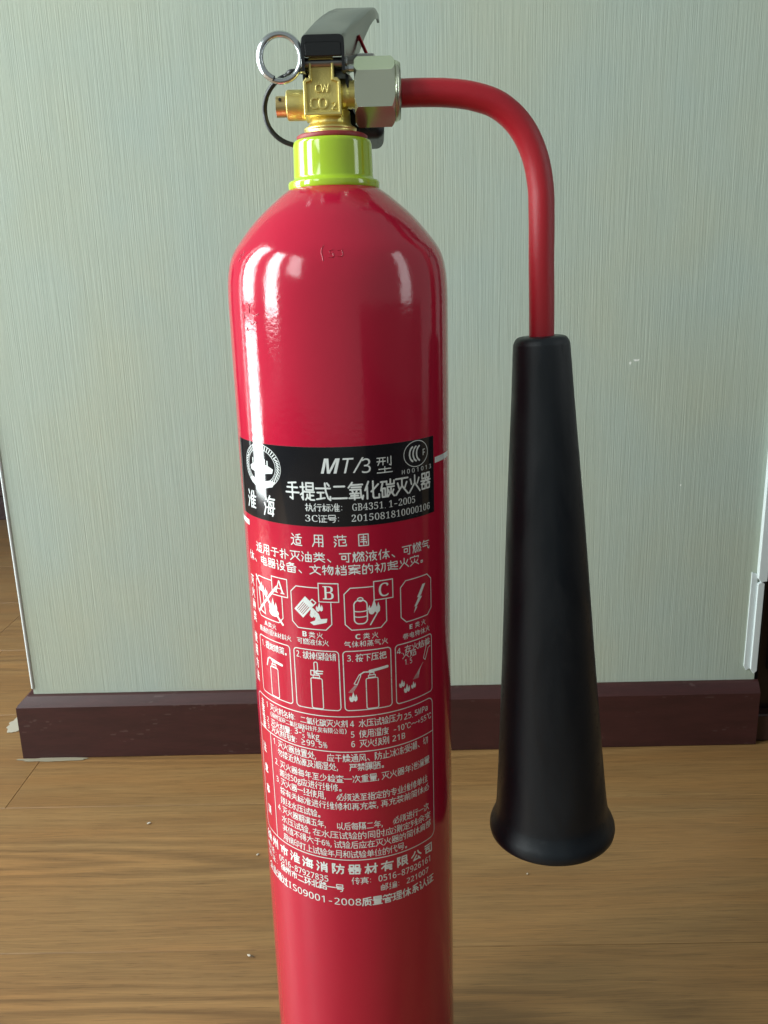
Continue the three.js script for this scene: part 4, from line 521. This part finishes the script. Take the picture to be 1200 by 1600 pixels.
const shapeOf = (pts) => new THREE.Shape(pts.map((p) => new THREE.Vector2(p[0] + VX, p[1])));
const inset = [[-0.0076, 0.6132], [0.0076, 0.6132], [0.0076, 0.6262], [0.0047, 0.6272], [0.0047, 0.6360], [-0.0047, 0.6360], [-0.0047, 0.6272], [-0.0076, 0.6262]];
part('casting', new THREE.ExtrudeGeometry(shapeOf(T), { depth: 0.0188, bevelEnabled: true, bevelThickness: 0.0006, bevelSize: 0.0006, bevelOffset: -0.0006, bevelSegments: 3 }).translate(0, 0, -0.0085), brassDull, valve);
{
  const s = shapeOf(T); s.holes.push(new THREE.Path(inset.slice().reverse().map((p) => new THREE.Vector2(p[0] + VX, p[1]))));
  part('casting_rim', new THREE.ExtrudeGeometry(s, { depth: 0.0009, bevelEnabled: true, bevelThickness: 0.0005, bevelSize: 0.0004, bevelOffset: -0.0004, bevelSegments: 3 }).translate(0, 0, 0.0112), brass, valve);
}
const fontB = await new FontLoader().loadAsync('fonts/droid/droid_sans_regular.typeface.json');
function raised(s, size, x, y) {
  const g = new TextGeometry(s, { font: fontB, size, depth: 0.0006, curveSegments: 6, bevelEnabled: true, bevelThickness: 0.00018, bevelSize: 0.00012, bevelSegments: 2 }); g.computeBoundingBox();
  part('raised_lettering', g.translate(x - (g.boundingBox.max.x + g.boundingBox.min.x) / 2, y, 0.0110), brass, valve);
}
raised('CW', 0.0034, VX + 0.0002, 0.6222); raised('CO', 0.0050, VX - 0.0018, 0.6148); raised('2', 0.0033, VX + 0.0055, 0.6144);
// safety plug on the left, outlet on the right
const plug = part('safety_plug', alongX(lathe([[0.0001, 0], [0.0066, 0], [0.0071, 0.0006], [0.0071, 0.0092], [0.0066, 0.0098], [0.0001, 0.0098]].reverse().map(([r, y]) => [r, -y]), 48)).rotateZ(Math.PI).translate(-0.0210, 0.6186, 0).rotateY(0), brass, valve);
part('plug_cap', alongX(new THREE.CylinderGeometry(0.0052, 0.0052, 0.0056, 6, 1)).rotateX(0.35).translate(-0.0234, 0.6182, 0), std({ color: rgb(0.76, 0.58, 0.26), metalness: 0.95, roughness: 0.34 }), plug);
part('vent_hole', new THREE.CylinderGeometry(0.0007, 0.0007, 0.0012, 20).rotateX(Math.PI / 2).translate(-0.0240, 0.6207, 0.0043), std({ color: rgb(0.01, 0.01, 0.008), roughness: 0.8 }), plug);
part('outlet', alongX(lathe([[0.0001, 0.003], [0.0072, 0.003], [0.0072, 0.0085], [0.0062, 0.0095], [0.0066, 0.0105], [0.0062, 0.0115], [0.0066, 0.0125], [0.0062, 0.0145], [0.0001, 0.0145]], 48)).rotateX(0).translate(0, 0.6228, 0), brass, valve);
// zinc-plated coupling nut, hexagon with turned chamfers
const zinc = std({ color: rgb(0.70, 0.74, 0.58), metalness: 0.92, roughness: 0.24, bumpMap: brassBump, bumpScale: 0.00008, iridescence: 0.35, iridescenceIOR: 1.6, iridescenceThicknessRange: [180, 330] });
{
  const hex = new THREE.CylinderGeometry(0.0160, 0.0160, 0.0196, 6, 1); hex.rotateY(Math.PI / 6); alongX(hex); hex.rotateX(Math.PI / 2); hex.rotateX(-0.45);
  const tur = alongX(lathe([[0.0001, -0.0099], [0.0142, -0.0099], [0.0162, -0.0082], [0.0162, 0.0080], [0.0140, 0.0099], [0.0001, 0.0099]], 72));
  const ev = new Evaluator(); ev.attributes = ['position', 'normal'];
  const a = new Brush(hex), b = new Brush(tur); a.updateMatrixWorld(); b.updateMatrixWorld();
  const r = ev.evaluate(a, b, INTERSECTION), g = r.geometry; g.clearGroups();
  const nut = part('coupling_nut', toCreasedNormals(g, 0.5), zinc, ext); nut.position.set(0.0220, 0.6237, 0);
  part('nut_collar', alongX(lathe([[0.0001, 0.0098], [0.0138, 0.0098], [0.0138, 0.0108], [0.0128, 0.0126], [0.0065, 0.0127], [0.0001, 0.0127]], 64)), zinc, nut);
  part('tube_stub', alongX(lathe([[0.0001, 0.012], [0.0056, 0.012], [0.0056, 0.0144], [0.0001, 0.0146]], 40)), std({ color: rgb(0.55, 0.38, 0.2), metalness: 1, roughness: 0.35 }), nut);
}
// bent discharge tube and horn
const satinRed = std({ color: rgb(0.40, 0.012, 0.022), roughness: 0.32, ior: 1.5, bumpMap: peelBody, bumpScale: 0.00005 });
const tubePath = curve([[0.0350, 0.6228, 0], [0.0462, 0.6228, 0], [0.0582, 0.6223, 0], [0.0705, 0.6205, 0], [0.0832, 0.6160, 0], [0.0940, 0.6066, 0], [0.1012, 0.5935, 0], [0.1048, 0.5785, 0], [0.1057, 0.5620, 0], [0.1060, 0.5430, 0], [0.1066, 0.5200, 0], [0.1070, 0.5000, 0]]);
part('discharge_tube', new THREE.TubeGeometry(tubePath, 120, 0.0066, 32), satinRed, ext);
const hornTex = tex(256, 256, (x, y) => { const t = 0.5 + 0.5 * noise(x / 2.2, y / 2.2); return [t, t, t]; }, false); hornTex.repeat.set(1 / 0.05, 1 / 0.05);
const blackPlastic = std({ roughnessMap: smudge, color: rgb(0.0068, 0.0100, 0.0140), roughness: 1.15, ior: 1.5, specularIntensity: 0.9, bumpMap: hornTex, bumpScale: 0.00006 });
{
  const o = splined([[0.0090, 0.3047], [0.0125, 0.3042], [0.0146, 0.3015], [0.0153, 0.2965], [0.0170, 0.2690], [0.0219, 0.1980], [0.0266, 0.1200], [0.0307, 0.0560], [0.0331, 0.0230], [0.0341, 0.0150]], 70);
  const prof = [[0.0001, 0.3048], ...o, [0.0352, 0.0112], [0.0368, 0.0080], [0.0379, 0.0050], [0.0381, 0.0026], [0.0377, 0.0006], [0.0368, 0.0], [0.0352, 0.0004], [0.0318, 0.02], [0.0255, 0.12], [0.012, 0.285], [0.0001, 0.287]];
  const horn = part('discharge_horn', lathe(prof.slice().reverse(), 112), blackPlastic, ext);
  horn.position.set(0.1192, 0.2028, 0); horn.rotation.z = Math.atan2(0.1192 - 0.1068, 0.3); horn.scale.y = 0.986;
}
// levers: folded channels of black painted sheet
const blackPaint = std({ color: rgb(0.010, 0.011, 0.012), roughness: 0.17, ior: 1.55 });
function channel(stations, t = 0.0015) {                               // [z, left, right, top, skirt depth]
  return loft(stations.map(([z, xl, xr, y, d]) => {
    const r = Math.min(0.0028, d * 0.8), side = (l, rr, yy, dd, q) => {
      const p = [[l, yy - dd]]; for (let i = 0; i <= 5; i++) { const a = Math.PI - i / 5 * Math.PI / 2; p.push([l + q + Math.cos(a) * q, yy - q + Math.sin(a) * q]); }
      for (let i = 0; i <= 5; i++) { const a = Math.PI / 2 - i / 5 * Math.PI / 2; p.push([rr - q + Math.cos(a) * q, yy - q + Math.sin(a) * q]); }
      p.push([rr, yy - dd]); return p;
    };
    const out = side(xl, xr, y, d, r), inn = side(xl + t, xr - t, y - t, Math.max(d - t, r * 0.6), Math.max(r - t, 0.0004));
    return [...out, ...inn.reverse()].map(([x, yy]) => [x, yy, z]);
  }));
}
const lever = part('operating_lever', channel([[0.0178, -0.0122, 0.0082, 0.6440, 0.0140], [0.0172, -0.0122, 0.0082, 0.6458, 0.0160], [0.0150, -0.0122, 0.0083, 0.6468, 0.0172], [0.006, -0.0116, 0.0094, 0.6500, 0.0195], [-0.010, -0.0106, 0.0116, 0.6562, 0.0205], [-0.030, -0.0090, 0.0142, 0.6640, 0.0165], [-0.050, -0.0068, 0.0174, 0.6718, 0.0115], [-0.068, -0.0040, 0.0206, 0.6788, 0.0080], [-0.082, -0.0010, 0.0232, 0.6838, 0.0062], [-0.092, 0.0008, 0.0248, 0.6866, 0.0056], [-0.100, 0.0020, 0.0258, 0.6872, 0.0050], [-0.105, 0.0028, 0.0262, 0.6858, 0.0040]]), blackPaint, ext);
part('front_flap', new RoundedBoxGeometry(0.0176, 0.0088, 0.0016, 3, 0.0007).translate(-0.0020, 0.6407, 0.0168), blackPaint, lever);
part('pivot_rivet', alongX(lathe([[0.0001, -0.0112], [0.0016, -0.0112], [0.0022, -0.0106], [0.0022, 0.0104], [0.0016, 0.0110], [0.0001, 0.0110]], 24)).translate(-0.0018, 0.6352, 0.0105), std({ color: rgb(0.35, 0.36, 0.36), metalness: 1, roughness: 0.4 }), lever);
part('carrying_handle', channel([[0.006, -0.0128, 0.0094, 0.6335, 0.012], [-0.012, -0.0112, 0.0112, 0.6338, 0.0145], [-0.030, -0.0085, 0.0140, 0.6335, 0.0165], [-0.050, -0.0055, 0.0175, 0.6322, 0.0165], [-0.072, -0.0010, 0.0215, 0.6300, 0.0150]]), blackPlastic, ext);
part('grip_end', new RoundedBoxGeometry(0.0250, 0.0165, 0.046, 5, 0.0050).translate(0.0145, 0.6195, -0.0800), blackPlastic, ext);
// safety pin of doubled wire, cable tie and seal
const steel = std({ color: rgb(0.66, 0.70, 0.72), metalness: 1, roughness: 0.22 });
{
  const pts = []; pts.push([0.0130, 0.6338, 0.0030], [-0.0020, 0.6338, 0.0040], [-0.0110, 0.6336, 0.0062]);
  for (let i = 0; i <= 44; i++) { const a = -0.55 + i / 44 * Math.PI * 3.55, r = 0.0104 - 0.0008 * (i / 44); pts.push([-0.0232 + 0.0004 * (i / 44) + Math.cos(a) * r, 0.6384 - 0.0004 * (i / 44) + Math.sin(a) * r * 1.03, 0.0070 + 0.0032 * (i / 44)]); }
  part('safety_pin', new THREE.TubeGeometry(curve(pts), 260, 0.00145, 12), steel, ext);
}
{
  const tie = [], r = 0.0173; for (let i = 0; i < 40; i++) { const a = i / 40 * Math.PI * 2; tie.push([-0.0165 + Math.cos(a) * r * 1.03, 0.6180 + Math.sin(a) * r * 0.93, -0.0125 + 0.012 * Math.max(0, Math.sin(a)) * (Math.cos(a) > -0.3 ? 1 : 0.6)]); }
  part('cable_tie', new THREE.TubeGeometry(curve(tie, true), 160, 0.00125, 10, true), std({ color: rgb(0.012, 0.014, 0.016), roughness: 0.3 }), ext);
}
{
  const redStrap = std({ color: rgb(0.42, 0.012, 0.02), roughness: 0.35 });
  const bar = (a, b, w) => { const va = new THREE.Vector3(...a), vb = new THREE.Vector3(...b), d = vb.clone().sub(va), g = new RoundedBoxGeometry(w, d.length() + w * 0.6, 0.0009, 2, 0.0004); g.applyQuaternion(new THREE.Quaternion().setFromUnitVectors(new THREE.Vector3(0, 1, 0), d.normalize())); return g.translate((va.x + vb.x) / 2, (va.y + vb.y) / 2, (va.z + vb.z) / 2); };
  const seal = part('seal_strap', mergeGeometries([bar([0.0146, 0.6560, -0.030], [0.0182, 0.6478, -0.028], 0.0021), bar([0.0146, 0.6560, -0.030], [0.0105, 0.6482, -0.032], 0.0017)]), redStrap, ext);
  part('seal_tag', new RoundedBoxGeometry(0.0105, 0.0030, 0.0075, 3, 0.0011).translate(0.0172, 0.6458, -0.0290), std({ color: rgb(0.55, 0.58, 0.54), roughness: 0.45 }), seal);
  part('seal_stem', new THREE.CylinderGeometry(0.0012, 0.0012, 0.0128, 12).translate(0.0150, 0.6388, -0.0300), redStrap, seal);
}

// ------------------------------------------------------------------ crumbs on the floor
const crumbMats = [std({ color: rgb(0.5, 0.46, 0.38), roughness: 0.8 }), std({ color: rgb(0.10, 0.07, 0.04), roughness: 0.8 })];
[[233, 1287, 0.0014, 0, 'pale crumb on the floor plank in front of the skirting'], [389, 1494, 0.0013, 0, 'small pale crumb lying on the plank joint beside the cylinder'], [395, 1495, 0.0009, 1, 'small dark crumb touching a pale crumb on the plank joint'], [403, 1336, 0.0011, 0, 'pale sliver on the floor beside the left side of the cylinder'], [824, 1366, 0.0009, 0, 'pale crumb on the floor just past the rim of the black horn']].forEach(([px, py, s, m, lab]) => {
  const d = new THREE.Vector3(px - 600, 800 - py, -FOCAL).applyQuaternion(camera.quaternion), t = -eye.y / d.y;
  const g = new THREE.IcosahedronGeometry(s, 2), p = g.attributes.position;
  for (let i = 0; i < p.count; i++) { const k = 1 + 0.35 * noise(p.getX(i) * 500 + px, p.getY(i) * 500 + p.getZ(i) * 300); p.setXYZ(i, p.getX(i) * k * 1.3, p.getY(i) * k * 0.5, p.getZ(i) * k * 0.8); }
  g.computeVertexNormals(); g.computeBoundingBox(); g.translate(0, -g.boundingBox.min.y, 0);
  const o = top(new THREE.Mesh(g, crumbMats[m]), 'crumb', { label: lab, category: 'crumb', group: 'crumbs on the floor' });
  o.position.set(eye.x + d.x * t, 0.0002, eye.z + d.z * t); o.rotation.y = px;
});

scene.traverse((o) => { if (o.isMesh) { o.castShadow = o.receiveShadow = true; } });
renderer.render(scene, camera);
